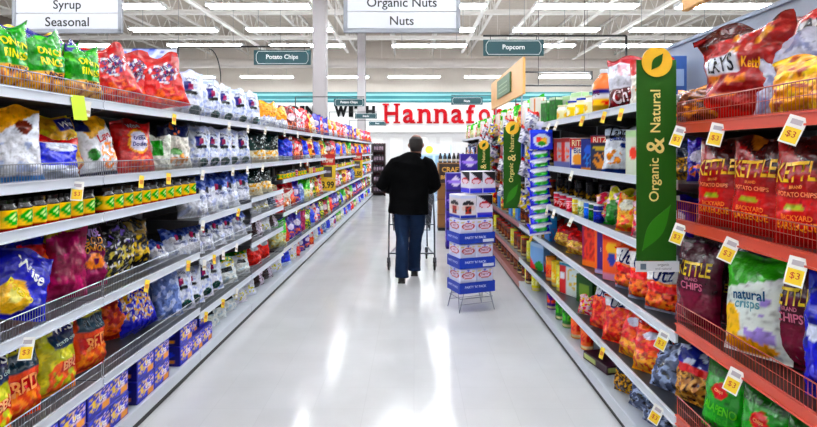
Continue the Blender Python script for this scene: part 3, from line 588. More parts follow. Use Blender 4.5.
for i, y in enumerate((18.9, 23.2)):
    g = MB(); g.box(-16.9, y-.1, 6.2, 16.9, y+.1, 6.24); g.box(-16.9, y-.1, 6.32, 16.9, y+.1, 6.35); g.box(-16.9, y-.012, 6.22, 16.9, y+.012, 6.34)
    for k in range(30): g.bar((-16+k*1.1, y, 6.24), (-15.45+k*1.1, y+.0, 6.33), .015)
    tag(g.obj('roof_girder', STEELP), ('nearer' if i == 0 else 'farther')+' off-white steel girder crossing under the roof joists', 'girder')
d = MB()
for k in range(12): d.box(-15+k*2.7, 25.38, 5.6, -14.96+k*2.7, 25.42, 7.098)
prof = []
for k in range(33): prof.append((.21, k*1.0)); 
for k in range(33): prof.append((.225, k*1.0+.02))
prof.sort(key=lambda p: p[1])
d.lathe(prof, 20, M=Matrix.Translation((-16.2, 25.4, 5.55)) @ Matrix.Rotation(PI/2, 4, 'Y'))
tag(d.obj('air_duct', mat('duct_paint', '#d6cdc6', .5, var=.05), smooth=False), 'long beige round air duct under the far end of the roof', 'duct')
for (x, y, lb) in ((-2.17, 12.8, 'nearer square beige column rising behind the left shelves'), (-1.98, 20.9, 'farther square beige column rising near the aisle end')):
    c = thing('column', lb, 'column', (x, y, 0))
    s_ = MB(); s_.box(-.15, -.15, 0, .15, .15, 6.36, ch=.012); s_.obj('shaft', mat('column_paint', '#a09a9c', .6, var=.03), c)
    s_ = MB(); s_.box(-.19, -.19, 0, .19, .19, .06, ch=.01); s_.obj('base_plate', GREYM, c)
    s_ = MB(); s_.box(-.2, -.2, 6.33, .2, .2, 6.36); s_.obj('cap_plate', GREYM, c)

# ceiling lights: 8 ft twin-tube fixtures in rows
def light_fixture():
    r = thing('fluorescent_fixture', '', 'ceiling light')
    h = MB(); h.add([(-1.22, -.05, .06), (1.22, -.05, .06), (1.22, .05, .06), (-1.22, .05, .06), (-1.22, -.17, 0), (1.22, -.17, 0), (1.22, .17, 0), (-1.22, .17, 0)],
                    [(0, 1, 2, 3), (0, 4, 5, 1), (2, 6, 7, 3), (1, 5, 6, 2), (3, 7, 4, 0), (4, 7, 6, 5)])
    h.box(-1.22, -.02, -.03, 1.22, .02, 0); h.box(-1.23, -.17, -.035, -1.22, .17, .06); h.box(1.22, -.17, -.035, 1.23, .17, .06); h.box(-.02, -.17, -.035, .02, .17, 0)
    out = [h.obj('housing', FIX, r)]
    for y in (-.12, .12):
        t = MB(); t.bar((-1.2, y, -.03), (1.2, y, -.03), .019, 8); out.append(t.obj('tube', TUBEM, r))
    c = MB()
    for x in (-.9, .9): c.bar((x, 0, .06), (x, 0, 2.075), .006, 4)
    out.append(c.obj('suspension_cable', GREYM, r))
    return r, out
fr, fparts = light_fixture()
rows = [(-5.0, [-3.6, .5, 4.05]), (-1.2, [-7.2, -3.6, .5, 4.05, 7.4]), (1.6, [-7.2, -3.6, .5, 4.05, 7.4]), (4.5, [-7.2, -3.6, .5, 4.05, 7.4]), (7.4, [-7.2, -3.6, .5, 4.05, 7.4]), (10.3, [-7.2, -3.6, .5, 4.05, 7.4]),
        (13.2, [-7.2, -3.7, .5, 4.1, 7.5]), (15.8, [-11, -6.85, -3.55, .5, 4.05, 7.4, 11]), (18.2, [-11, -6.85, -3.5, .5, 4.05, 7.35, 11]), (26.0, [-10.6, -6.9, -3.35, 0, 3.6, 7.1, 10.6])]
rn = ['row behind the camera', 'row above the camera', 'first row ahead overhead', 'second row ahead overhead', 'third row ahead overhead', 'fourth row ahead overhead', 'nearest row in view', 'second row in view', 'third row in view', 'farthest row, before the beige wall']
first = True
for i, (y, xs) in enumerate(rows):
    for j, x in enumerate(xs):
        if first: r = fr; first = False
        else:
            r = fr.copy(); COL.objects.link(r)
            for q in fparts:
                q2 = q.copy(); COL.objects.link(q2); q2.parent = r
        r.location = (x, y, 5.02)
        r['category'] = 'ceiling light'; r['group'] = 'twin tube ceiling lights'; r['label'] = f'twin-tube ceiling light, {rn[i]}, {ORD[j]} from the left'

# far wall: fascia, teal stripes, lettering
TEAL = mat('teal_paint', '#146e74', .5); TEALD = mat('dark_teal_sign', '#0f464d', .5); TEALL = mat('pale_teal_paint', '#7ab8bc', .5)
WPAINT = mat('white_wall_paint', '#f1f0ef', .7)
fz = struct(slab('trim_1', -15, 27.6, 2.45, 15, 27.99, 3.95, WPAINT))
struct(slab('trim_2', -15, 27.55, 3.95, 15, 27.99, 4.04, TEAL)); struct(slab('trim_3', -15, 27.57, 4.04, 15, 27.99, 4.12, TEALL))
struct(slab('trim_4', -15, 27.55, 4.12, 15, 27.99, 4.27, TEAL)); struct(slab('trim_5', -15, 27.57, 4.27, 15, 27.99, 4.38, TEALL)); struct(slab('trim_6', -15, 27.54, 4.38, 15, 27.99, 4.46, TEAL))
struct(slab('wall_far_lower', -15, 27.9, 0, 15, 27.99, 2.44, mat('pale_lower_wall', '#e6e4e4', .7)))
for i, x in enumerate((-1.9, -.9, .8, 1.6)):
    k = MB(); k.box(x-.32, 27.84, .1, x+.32, 27.89, 2.2, ch=.01); k.box(x-.24, 27.82, 1.35, x+.24, 27.845, 1.95, ch=.006); k.box(x-.24, 27.82, .3, x+.24, 27.845, 1.1, ch=.006)
    tag(k.obj('wall_panel', WPAINT), f'white raised panel on the far lower wall, {ORD[i]} from the left', 'wall panel', 'panels on the far lower wall')
def letters(text, px0, px1, z0, cap, Y, col, names, bold, slab_=False, widths=None):
    root = thing('wall_lettering', names, 'lettering', ((px0+px1)/2/F*Y*0, Y, 0))
    m = mat('letter_'+('red' if slab_ else 'black'), col, .7, spec=.1)
    x = (px0-414)/F*Y; tot = (px1-px0)/F*Y
    ws = [widths.get(c, 1) for c in text]; sc = tot/sum(ws)
    for c, wd in zip(text, ws):
        if c != ' ':
            vs, fs, h = glyphs(c, bold); W = wd*sc*(.74 if slab_ else .84)
            hgt = cap*(1.0 if c.isupper() or c in 'dfh' else .74)
            cu = MB(); n = len(vs)
            P = [(x+wd*sc/2+a*W, z0+(b/h+.5)*hgt) for a, b in vs]
            cu.add([(p, -.10, q) for p, q in P]+[(p, 0, q) for p, q in P], [tuple(f) for f in fs]+[tuple(i+n for i in f[::-1]) for f in fs])
            ed = {}
            for f in fs:
                for a, b in zip(f, f[1:]+f[:1]):
                    if (b, a) in ed: del ed[(b, a)]
                    else: ed[(a, b)] = 1
            cu.f += [(b, a, a+n, b+n) for a, b in ed]
            if slab_:
                t = .085*hgt if c.isupper() else .11*hgt; cx = x+wd*sc/2; q = W*.5
                feet = {'H': [(-q*.8, 0), (q*.8, 0), (-q*.8, 1), (q*.8, 1)], 'n': [(-q*.8, 0), (q*.8, 0), (-q*.95, 1)], 'f': [(-q*.15, 0)], 'r': [(-q*.6, 0), (-q*.75, 1)], 'a': [(q*.9, 0)], 'd': [(q*.95, 0), (q*.6, 1)]}.get(c, [])
                for fx, top in feet:
                    zz = z0+(hgt-t if top else 0); hw = W*(.24 if c in 'Hn' else .3) if c != 'f' else W*.45
                    hw = hw*(.55 if top and c != 'H' else 1); hw = hw*.5 if c in 'ad' else hw
                    cu.box(cx+fx-hw, -.098, zz, cx+fx+hw, -.002, zz+t)
            cu.obj('letter', m, root)
        x += wd*sc
    return root
letters('Hannaford', 382, 521, 2.90, .98, 27.6, '#b00a16', 'big red shop name letters on the white far wall', .02, True, {'H': 1.2, 'a': 1, 'n': 1.05, 'f': .75, 'o': 1, 'r': .75, 'd': 1.1})
letters('SHOPPING WITH', 244, 376, 3.22, .55, 27.6, '#08080a', 'black block letters on the white far wall left of red name', .06, False, {'I': .45, ' ': .55, 'W': 1.35})

# ------------------------------------------------------------------ shelving
L_ = 1.22
near_lv = [(.42, .075), (.82, .08), (1.24, 0), (1.425, .07), (1.80, .07)]
j0 = 1.54
tagsL = [(75, 1.8, 'lime'), (86, 1.8, 'white'), (173, 1.8, 'yellow'), (76, 1.425, 'price'), (140, 1.425, 'yellow'), (167, 1.425, 'yellow'), (26, .82, 'price'), (146, .82, 'yellow'), (187, .82, 'yellow'), (238, 1.06, 'yellow'), (202, 1.06, 'white'),
         (203, .8, 'white'), (213, .8, 'yellow'), (222, .8, 'white'), (236, .8, 'white'), (202, 1.425, 'white'), (232, 1.425, 'white'), (246, 1.425, 'white'), (262, 1.425, 'white'), (228, 1.8, 'white'), (247, 1.8, 'white'), (265, 1.8, 'white'), (284, 1.8, 'white'), (297, 1.8, 'white'), (311, 1.8, 'white'),
         (322, 1.8, 'white'), (205, .40, 'yellow'), (222, .38, 'yellow'), (236, .38, 'white'), (296, .82, 'white'), (300, 1.42, 'white'), (307, 1.42, 'white'), (292, .4, 'white')]
for i in range(14):
    y0 = j0+i*L_
    lv = near_lv if i < 2 else [(.38, .07), (.77, .07), (1.06, .06), (1.425, .07), (1.80, .06)] if i == 2 else [(.38, .06), (.67, .06), (.91, .06), (1.10, 0), (1.425, .06), (1.80, .06)] if i == 3 else [(.40, .05), (.82, .06), (1.21, 0), (1.425, .05), (1.80, .05)]
    bay(-1, y0, L_, lv, 'white', f'white shelving bay on the left side, {ORD[i]} from the camera', tagsL, step=.016 if i < 2 else .03 if i < 5 else .07)
tagsR = [(585, 1.8, 'yellow'), (607, 1.8, 'yellow'), (624, 1.8, 'yellow'), (551, 1.8, 'white'), (559, 1.8, 'white'), (722, 1.67, 'price'), (803, 1.67, 'price'), (684, 1.67, 'price'), (684, 1.25, 'price'), (737, 1.25, 'price'), (803, 1.25, 'price'),
         (668, .74, 'price'), (741, .79, 'price'), (574, 1.42, 'white'), (574, 1.08, 'white'), (605, .37, 'yellow'), (662, .385, 'price'), (549, 1.08, 'white'), (556, 1.08, 'white'), (533, .74, 'yellow')]
red_lv = [(.385, .08), (.79, .085), (1.25, .08), (1.67, .09)]
for i, (y0, st) in enumerate(((1.23, 'red'), (2.45, 'white'), (3.67, 'white'), (4.89, 'white'), (6.11, 'pink'), (7.33, 'pink'), (8.55, 'pink'), (9.77, 'white'), (10.99, 'white'), (12.21, 'white'))):
    lv = red_lv if st == 'red' else [(.37, 0), (.74, 0), (1.085, 0), (1.42, 0), (1.80, 0)]
    b = bay(1, y0, L_, lv, st, f"{ {'red': 'red', 'white': 'white', 'pink': 'pink railed'}[st] } shelving bay on the right side, {ORD[i]} from the camera", tagsR, step=.018)
    if i < 2:
        h = MB(); h.box(0, .50, 1.86, L_, .52, 2.24); h.box(0, .49, 2.225, L_, .53, 2.245); h.obj('header_panel', mat('blue_grey_panel', '#8e9ab2', .5), b)
        if i == 0: h = MB(); h.box(-.01, .0, 0.1, .012, .46, 1.4, ch=.003); 

# ------------------------------------------------------------------ left side products
P = 'the left '
row(-1, 1.80, P+'top shelf', [('onion', 8, 5), ('onion', 46, 8), ('onion', 84, 10), ('bluewhite', 28, 20, 0, .28, .06), ('redcurl', 122, 38, 14, .14, .02, .9, -18), ('redcurl', 143, 48, 10, .26, .03, None, -12), ('redcurl', 168, 45, 12, .12, .03, None, -10),
     ('pretzel', 189, 40), ('pretzel', 209, 42), ('pretzel', 223, 42, 5, .15), ('pretzel', 238, 40), ('pretzel', 251, 40), ('yellowclear', 268, 45), ('yellowclear', 280, 45), ('maroonchip', 290, 40)], back=.11)
row(-1, 1.80, P+'top shelf', [('popcornyellow', 26, 8, 0, .30), ('onion', 66, 4, 0, .28, .05)])
auto(-1, 1.80, P+'top shelf', ['pinkwhite', 'redchip', 'pinkwhite', 'whitered', 'purplechip', 'redchip', 'purplechip', 'yellowchip', 'yellowchip', 'redchip', 'yellowclear', 'redchip'], 7.6, 18.3, .30, yaw=45, sd=3, sc=1.02)
row(-1, 1.425, P+'second shelf', [('yellowwhite', 13, 40, 8), ('popcornyellow', 62, 5, 8, .19), ('bluewhite', 56, 12, 12, .085), ('navyyellow', 100, 12, 12, .12), ('redwise', 136, 30, 12, .13), ('whitegreen', 159, 40, 8), ('whitedark', 176, 42),
     ('pretzel', 197, 38, 4, .12), ('pretzel', 209, 38), ('pretzel', 220, 38), ('pretzel', 229, 38), ('pretzel', 241, 42), ('tealchip', 257, 35), ('tealchip', 269, 35), ('bluechip', 284, 30), ('redchip', 291, 40), ('maroonchip', 275, 40, 5, .25, .02)], back=.11)
auto(-1, 1.425, P+'second shelf', ['maroonchip', 'redchip', 'maroonchip', 'bluechip', 'yellowchip', 'orangechip', 'bluechip', 'greyblue', 'yellowchip', 'limechip'], 7.0, 18.3, .30, yaw=40, sd=5, sc=.98)
row(-1, 1.24, P+'jar shelf', [('salsajar', p) for p in (3, 19, 34, 47, 59, 72, 84, 104, 114, 124, 133, 142, 150, 158, 166, 174, 182, 189)], back=.07)
row(-1, 1.24, P+'jar shelf', [('salsajar', p, 0, 0, .18) for p in (12, 30, 46, 61, 75, 88, 110, 121, 131, 141, 150, 159, 168, 176)])
row(-1, 1.06, P+'tray shelf', [('pretzelblue', 194, 40, 18), ('pretzelblue', 205, 40, 16), ('pretzelblue', 216, 40, 16), ('pretzelblue', 228, 42, 16), ('pretzelblue', 240, 42, 16)], back=.12)
row(-1, 1.10, P+'chest-high shelf', [('tealchip', 254, 40, 14, .13), ('tealchip', 264, 40, 14, .13), ('tealchip', 273, 40, 14, .13)])
row(-1, .91, P+'narrow shelf', [('whiteblue', 256, 35, 25, None, None, .62), ('whiteblue', 264, 35, 25, None, None, .62), ('clearbag', 273, 35, 25, None, None, .62)], back=.12)
row(-1, .67, P+'lower narrow shelf', [('brownwhite', 256, 40, 20, None, None, .7), ('whiteblue', 264, 40, 20, None, None, .7), ('brownwhite', 273, 40, 20, None, None, .7)], back=.12)
auto(-1, 1.21, P+'jar shelf', ['salsajar', 'salsajar', 'tallbrown', 'salsajar', 'yellowcan', 'redcan', 'salsajar'], 6.5, 18.3, .17, back=.06, sd=8, sc=.8)
row(-1, .82, P+'waist-high shelf', [('orangered', 9, 10, 5, .30), ('orangered', 28, 8, 5, .28), ('orangered', 42, 8, 5, .27), ('bluewise', 12, 22, 16, .12, None, None, 20), ('mustard', 54, 10, 4, .26), ('magenta', 66, 30, 6, .19, None, None, 3), ('magentaorange', 90, 14, 6, .2), ('blackcorn', 111, 15, 6, .25), ('blackcorn', 123, 12, 6, .25), ('goldcorn', 136, 15, 8, .24)])
row(-1, .77, P+'waist-high shelf', [('pretzelblue', 164, 20, 38, .20, None, .62), ('pretzelblue', 181, 30, 30, .15), ('pretzelblue', 194, 35, 24), ('pretzelblue', 205, 35, 24), ('pretzelblue', 216, 35, 24), ('pretzelblue', 226, 38, 18), ('pretzelblue', 238, 40, 18), ('pretzelblue', 247, 40, 18)], back=.12)
auto(-1, .82, P+'waist-high shelf', ['redchip', 'whitered', 'redchip', 'purplechip', 'greyblue', 'limechip', 'pinkwhite', 'greenchip', 'yellowchip', 'pinkwhite'], 6.55, 18.3, .29, sd=11, yaw=35, sc=.95)
row(-1, .42, P+'knee-high shelf', [('bbqwise', -14, 8, 8), ('bbqred', 16, 14, 8, .13, None, None, 3), ('bbqwise', 55, 14, 8, .13, None, None, 4), ('bbqred', 88, 14, 6, .15, None, None, 3), ('hotred', 112, 20, 5, .28), ('bluedoodle', 134, 28, 10, .2, None, None, -12), ('bluedoodle', 146, 30, 10, .17, None, None, -14), ('greyblue', 161, 35, 12, .2), ('greyblue', 169, 35, 10, .13),
     ('pretzel', 181, 38, 12, None, None, .88), ('pretzel', 191, 38, 12, None, None, .88), ('pretzel', 202, 38, 12, None, None, .88), ('pretzel', 212, 38, 12, None, None, .88)], back=.11)
row(-1, .38, P+'knee-high shelf', [('whitebase', 226, 35, 20), ('whitebase', 240, 35, 20), ('orangechip', 254, 35, 12), ('orangechip', 263, 35, 12), ('limechip', 277, 35, 6)], back=.13)
auto(-1, .40, P+'knee-high shelf', ['limechip', 'orangered', 'purplechip', 'purplechip', 'magenta', 'greenchip', 'bluechip', 'pinkwhite', 'purplechip', 'yellowchip', 'maroonchip'], 6.6, 18.3, .30, sd=13, yaw=30, sc=.95)
def stack(side, z, place, key, px, n, back=.12):
    for k in range(n): row(side, z+k*.133, place, [(key, px, 0, 0, back)])
for p in (20, 52, 80, 100): stack(-1, .12, P+'bottom shelf', 'bluebox', p, 2)
for p in (129, 146, 172, 184, 194): stack(-1, .12, P+'bottom shelf', 'bluebox', p, 2)
row(-1, .12, P+'bottom shelf', [('whitebase', 208, 25, 25), ('whitebase', 218, 25, 25), ('whitebase', 228, 25, 25), ('whiteblue', 238, 30, 20), ('whiteblue', 247, 30, 20), ('brownwhite', 258, 30, 12), ('brownwhite', 267, 30, 12), ('whiteblue', 275, 30, 12)], back=.13)
auto(-1, .12, P+'bottom shelf', ['bluechip', 'whiteblue', 'orangechip', 'purplechip', 'limechip', 'redchip', 'whiteblue', 'bluechip', 'redchip', 'greyblue'], 6.9, 18.3, .30, sd=17, yaw=30, sc=.88)

# ------------------------------------------------------------------ right side products
P = 'the right '
row(1, 1.80, P+'top shelf', [('whitecarton', 531, 30), ('whitecarton', 538, 30), ('greentall', 547, 20, 0, .14), ('greentall', 556, 20, 0, .14), ('whitejar', 563, 0, 0, .08), ('palebox', 569, 20, 0, .26), ('palebox', 580, 20, 0, .26), ('bluelidjar', 574, 0, 0, .09), ('bluelidjar', 583, 0, 0, .09), ('whitejar', 592, 0, 0, .06),
     ('orangebottle', 604, 0, 0, .12), ('whitemaroon', 628, 45, 6, .16), ('whitered', 650, 45, 4, .2)], back=.1)
row(1, 1.67, P+'top red shelf', [('whitered', 691, 40, 8, .15), ('whitered', 712, 35, 8, .30, .02), ('brownpaper', 704, 30, 10, .09), ('redlays', 748, 38, 6, .18), ('silverbag', 786, 42, 10, .24), ('redlying', 812, 25, 16, .35, .10), ('goldbag', 806, 15, 12, .13), ('goldbag', 856, 15, 10, .13)])
row(1, 1.42, P+'second shelf', [('redslim', 561, 30), ('redslim', 569, 30), ('ritzbox', 581, 40), ('bluecracker', 592, 40), ('navygold', 603, 40), ('lance', 619, 52, 12, .13), ('palebox', 641, 30), ('bluecracker', 655, 30), ('navygold', 667, 30), ('trailmix', 686, 35, 8, .16, None, .8), ('purplechip', 702, 35, 8, .17, None, .62)], back=.12)
row(1, 1.25, P+'upper red shelf', [('barbeque', 722, 22, 3, None, None, None, 0), ('barbeque', 760, 20, 3, None, None, None, 1), ('barbeque', 808, 18, 3, None, None, None, 0), ('barbeque', 876, 14, 3, None, None, None, 0)], back=.115)
row(1, 1.085, P+'third shelf', [('redcan', 558), ('redcan', 564), ('pinkcan', 571), ('yellowcan', 577), ('creamcan', 583), ('bluecan', 589), ('greencan', 594), ('navycan', 599)], back=.07)
row(1, 1.085, P+'third shelf', [('talldark', p, 0, 0, .3) for p in (562, 570, 580, 592, 606, 620)]+[('pinkbunch', 607, 35, 10, .12), ('greenbunch', 619, 35, 10, .12), ('yellowbunch', 632, 35, 10, .12), ('pinkbunch', 648, 35, 10, .12), ('trailmix', 662, 30, 10, .16), ('purplechip', 676, 30, 10, .17, None, .75)])
row(1, .79, P+'middle red shelf', [('kettlemaroon', 722, 14, 3, .22), ('kettlenavy', 757, 12, 3, .28), ('greenwhite', 757, 22, 8, .12), ('kettlemaroon', 802, 14, 4, .2), ('royalblue', 838, 14, 4, .115), ('kettlemaroon', 697, 26, 3, .08, None, None, 2)])
row(1, .74, P+'middle shelf', [('redpopcorn', 551, 25, 20), ('redpopcorn', 563, 25, 20), ('redpopcorn', 576, 25, 20), ('rustcarton', 594, 30), ('purplecarton', 605, 35), ('orangecarton', 615, 40), ('cheeseball', 631, 35, 6), ('cheeseball', 649, 35, 6), ('cheeseball', 666, 30, 6)], back=.12)
row(1, .37, P+'knee-high shelf', [('tallyellow', 525), ('talllemon', 531), ('bluegreenbox', 540, 20), ('tallorange', 551), ('tallyellow', 557), ('talllemon', 562), ('redwhitebox', 574, 25, 0, .16), ('greensmall', 588, 25, 0, .2), ('pinkbunch', 586, 35, 20, .09, None, .7), ('redorange', 603, 35, 12), ('redorange', 618, 35, 14), ('orangebag', 634, 30, 16), ('orangebag', 651, 30, 16), ('clearbag', 668, 30, 25)], back=.10)
row(1, .385, P+'lowest red shelf', [('nutbag', 693, 25, 8, .14), ('jalapeno', 724, 20, 8), ('jalapeno', 764, 20, 8), ('jalapeno', 812, 18, 8), ('jalapeno', 890, 14, 8)], back=.12)
row(1, .12, P+'bottom shelf', [('talllemon', 529), ('talllemon', 536), ('tallpurple', 552), ('tallgreen', 561), ('tallgreen', 568), ('tallorange', 577), ('tallorange', 587), ('purpleflat', 606, 12, 0, .13), ('trailmix', 626, 35, 10), ('clearbag', 641, 30, 15), ('clearbag', 656, 30, 15)], back=.10)
for z, nm, keys in ((1.80, 'top shelf', ['limechip', 'pinkwhite', 'whitecarton', 'yellowchip']), (1.42, 'second shelf', ['talldark', 'bluecracker', 'lance', 'redslim']), (1.085, 'third shelf', ['tallbrown', 'talldark', 'redcan', 'navygold']),
                    (.74, 'middle shelf', ['lightbluebox', 'tallbrown', 'redpopcorn', 'talllemon']), (.37, 'knee-high shelf', ['tallbrown', 'talllemon', 'tallbrown']), (.12, 'bottom shelf', ['tallbrown', 'tallbrown', 'talldark'])):
    auto(1, z, P+nm, keys, 5.75 if z in (1.80,) else (6.0 if z < .4 else 5.1), 13.2, .24, sd=int(z*100), yaw=25, sc=.95)

# ------------------------------------------------------------------ hanging snack strips on the right
def clip_strip(x, y, z0, z1, key_label, packs, lab, seed):
    r = thing('clip_strip', lab, 'display strip', (x, y, z0), 0, 'clip strips on the right shelves')
    mb = MB(); mb.box(-.012, 0, 0, .012, .003, z1-z0, lin('#e8e8f0')); mb.box(-.03, -.002, z1-z0, .03, .004, z1-z0+.04, lin('#e8e8f0')); mb.obj('strip', PAPER, r)
def pack_mesh():
    L = [('bg', '#1a34c0'), ('e', .5, .7, .42, .18, '#f2f4fb'), ('e', .55, .42, .36, .16, '#36b02c'), ('b', 0, .1, '#f2f4fb'), ('e', .45, .2, .2, .06, '#3a2a98')]
    return bag_mesh('snack_pack', .19, .105, .05, L, (), n=(14, 10), seed=4)
pm = pack_mesh()
clip_strip(1.10, 4.83, .80, 1.78, '', 9, 'white clip strip hung with blue and green snack packs', 1)
for k in range(9):
    o = link('snack_pack', pm, None, (1.10+.006*math.sin(k*3), 4.795, 1.475-.080*k), (math.radians(-14), math.radians(-8), 0))
    tag(o, f'blue and green snack pack on the clip strip, {ORD[k]} from its top', 'bag', 'snack packs on the clip strip')
tb = box_mesh('snack_carton', .19, .17, .05, [('bg', '#1b46c8'), ('e', .5, .45, .4, .36, '#e9f0fb'), ('e', .38, .5, .16, .16, '#e02a1c'), ('e', .62, .42, .16, .2, '#f2cf1c'), ('e', .5, .28, .2, .12, '#2fa83a'), ('b', .86, 1, '#2a6ae0')])
tag(link('snack_carton', tb, None, (1.10, 4.79, 1.575), (0, 0, 0)), 'blue carton with red yellow and green circle atop clip strip', 'box')
hs = bag_mesh('snack_pouch', .15, .19, .045, [('bg', '#eceaf2'), ('n', 4, .1, 0, 1, '#8a8aa4'), ('n', 5, .25, 0, 1, '#1c1c30'), ('b', .8, 1, '#c23040')], (), n=(10, 12), seed=9)
hs2 = bag_mesh('snack_pouch', .15, .19, .045, [('bg', '#d9c83a'), ('n', 4, .1, 0, 1, '#2a48a8'), ('n', 5, .25, 0, 1, '#f4f2f0')], (), n=(10, 12), seed=12)
for ci, (x, y) in enumerate(((1.075, 5.25), (1.08, 6.6), (1.08, 7.9), (1.08, 8.6))):
    clip_strip(x, y+.05, .98, 1.98, '', 6, f'white clip strip with printed pouches, {ORD[ci+1]} from the camera', ci)
    for k in range(6):
        o = link('snack_pouch', (hs, hs2)[(ci+k) % 3 == 2], None, (x+.03*((-1)**k), y, 1.78-.155*k), (math.radians(-20), math.radians(25), math.radians(15)))
        tag(o, f'hanging snack pouch, {ORD[k]} from top of the {ORD[ci+1]} clip strip', 'bag', f'pouches on the {ORD[ci+1]} clip strip')

# ------------------------------------------------------------------ green banners
GREEN = mat('green_banner', '#1c5206', .6, var=.06, spec=.2); GREENL = mat('light_green_leaf_print', '#2c7a0e', .6, spec=.2)
YEL = mat('yellow_disc', '#f0b81c', .45); CREAM = mat('cream_lettering', '#ecd27a', .5)
def leaf_pts(cx, cz, L, W, ang, n=14):
    pts = []
    for s_ in (1, -1):
        for i in range(n):
            t = i/n; tt = t if s_ > 0 else 1-t
            x = (tt-.5)*L; y = s_*W*math.sin(PI*tt)**1.3*(1.1-.3*tt)
            pts.append((cx+x*math.cos(ang)-y*math.sin(ang), cz+x*math.sin(ang)+y*math.cos(ang)))
    return pts
def plate(mb, pts, y0, y1):
    n = len(pts); mb.add([(p, y0, q) for p, q in pts]+[(p, y1, q) for p, q in pts], [tuple(range(n)), tuple(range(n, 2*n))[::-1]]+[(i, i+n, (i+1) % n+n, (i+1) % n) for i in range(n)])
def banner(x, y, lab, foot, z0=1.085, H=.88):
    W = .174; r = thing('hanging_banner', lab, 'banner', (x, y, z0), 0)
    b = MB(); b.box(-W/2, -.003, 0, W/2, .003, H, ch=.001); b.obj('banner_panel', GREEN, r)
    c = MB(); plate(c, [(.066*math.cos(a), H-.01+.066*math.sin(a)) for a in [2*PI*k/32 for k in range(32)]], -.009, -.003); c.obj('disc', YEL, r)
    l = MB(); plate(l, leaf_pts(0, H-.01, .088, .020, math.radians(55)), -.012, -.009); lf = l.obj('leaf_emblem', GREEN, r)
    l = MB(); plate(l, [(p*1.0, q) for p, q in leaf_pts(.0, .145, .24, .036, math.radians(58))], -.005, -.003); l.obj('leaf_print', GREENL, r)
    t = MB()
    text_flat(t, 'Organic', -.006, .355, .19, -.0055, '#ffffff', bold=.01, vertical=True); text_flat(t, '&', -.006, .505, .07, -.0055, '#ffffff', bold=.01, vertical=True); text_flat(t, 'Natural', -.006, .655, .185, -.0055, '#ffffff', bold=.01, vertical=True)
    t.obj('lettering', CREAM, r)
    k = MB(); k.box(.05, .003, H*.3, 1.165-x, .012, H*.3+.02); k.box(.05, .003, H*.8, 1.165-x, .012, H*.8+.02); k.obj('bracket', GREYM, r)
    if foot:
        k = MB(); k.box(-.09, -.002, -.048, .10, .002, -.002, lin('#dcdce2')); text_flat(k, 'organic', .03, -.018, .05, -.003, '#22262c'); text_flat(k, 'and natural', .03, -.033, .07, -.003, '#6a6e78'); k.box(-.07, -.003, -.038, -.045, -.002, -.012, lin('#5a6a7c')); k.obj('foot_label', PAPER, r)
banner(1.060, 2.42, 'large green hanging banner, nearest on the right', True)
banner(.977, 5.5, 'middle-sized green banner, second along the right shelves', False, .99, .81)
banner(.96, 7.6, 'smallest green banner, farthest along the right shelves', False, .84, .81)

# tilted wooden header panels above the right shelves
WOOD = mat('light_wood_veneer', '#e3a85c', .45, var=.12, bscale=24)
def wood_panel(x, y0, y1, z0, z1, lab, up=False):
    r = thing('header_board', lab, 'sign board', (x, (y0+y1)/2, z0)); h = (y1-y0)/2
    m = MB(); m.box(0, -h, 0, .03, h, z1-z0, ch=.004); m.obj('board', WOOD, r)
    m = MB(); m.box(-.02, -h*.42, .10, 0, h*.42, z1-z0-.06, ch=.004); g = m.obj('green_plaque', mat('plaque_green', '#3f6b3a', .5), r)
    m = MB(); 
    for k in range(3): m.box(-.0225, -h*.28, .15+.05*k, -.02, h*.28, .165+.05*k)
    m.obj('raised_line', mat('plaque_line', '#7f9c72', .5), g)
    for s_ in (-1, 1):
        m = MB(); m.box(.03, s_*h*.8-.008, (.1 if up else -.36), .046, s_*h*.8+.008, (6.38-z0 if up else z1-z0-.04)); m.obj('support_post', GREYM, r)
wood_panel(1.20, 6.1, 8.6, 2.19, 2.60, 'slanting wood header board with green plaque over right shelves')
wood_panel(1.20, .2, 2.48, 2.19, 2.60, 'wood header board corner above the red bay', True)

# ------------------------------------------------------------------ signs on brackets
def aisle_sign(side, y, x0, x1, xp, text, lab, brace=False):
    r = thing('aisle_sign', lab, 'sign', (xp, y, 1.86))
    zt = 2.512-1.86
    b = MB(); b.bar((0, 0, 0), (0, 0, zt), .009, 8); b.bar((0, 0, zt), ((x1 if side < 0 else x0)-xp, 0, zt), .008, 8)
    if brace: b.path([(.28+.11*math.sin(t), 0, zt-.02-.30*(1-math.cos(t))) for t in [k*PI/16 for k in range(9)]], .005, 6)
    b.obj('bracket', BLACK, r)
    w_ = x1-x0; cx = (x0+x1)/2-xp; z0 = 2.345-1.86; h = .135
    c = .03; X0, X1, Z0, Z1 = cx-w_/2, cx+w_/2, z0, z0+h
    m = MB(); m.box(X0, -.006, Z0, X1, .006, Z1, ch=.003); pl = m.obj('sign_panel', TEALD, r)
    m = MB(); q = .012; pts = [(X0+q+c, Z0+q), (X1-q-c, Z0+q), (X1-q-.012, Z0+q+c), (X1-q-.012, Z1-q-c), (X1-q-c, Z1-q), (X0+q+c, Z1-q), (X0+q+.012, Z1-q-c), (X0+q+.012, Z0+q+c)]
    for a, b2 in zip(pts, pts[1:]+pts[:1]): m.bar((a[0], -.0075, a[1]), (b2[0], -.0075, b2[1]), .0022, 4)
    text_flat(m, text, cx, (Z0+Z1)/2, min(w_*.56, len(text)*.026), -.0085, '#ffffff', bold=.02)
    m.obj('white_lettering', mat('sign_white', '#f4f6f6', .5), r)
    for x in (X0+.06, X1-.06):
        k = MB(); k.bar((x, 0, Z1), (x, 0, zt), .003, 4); k.obj('hook', BLACK, r)
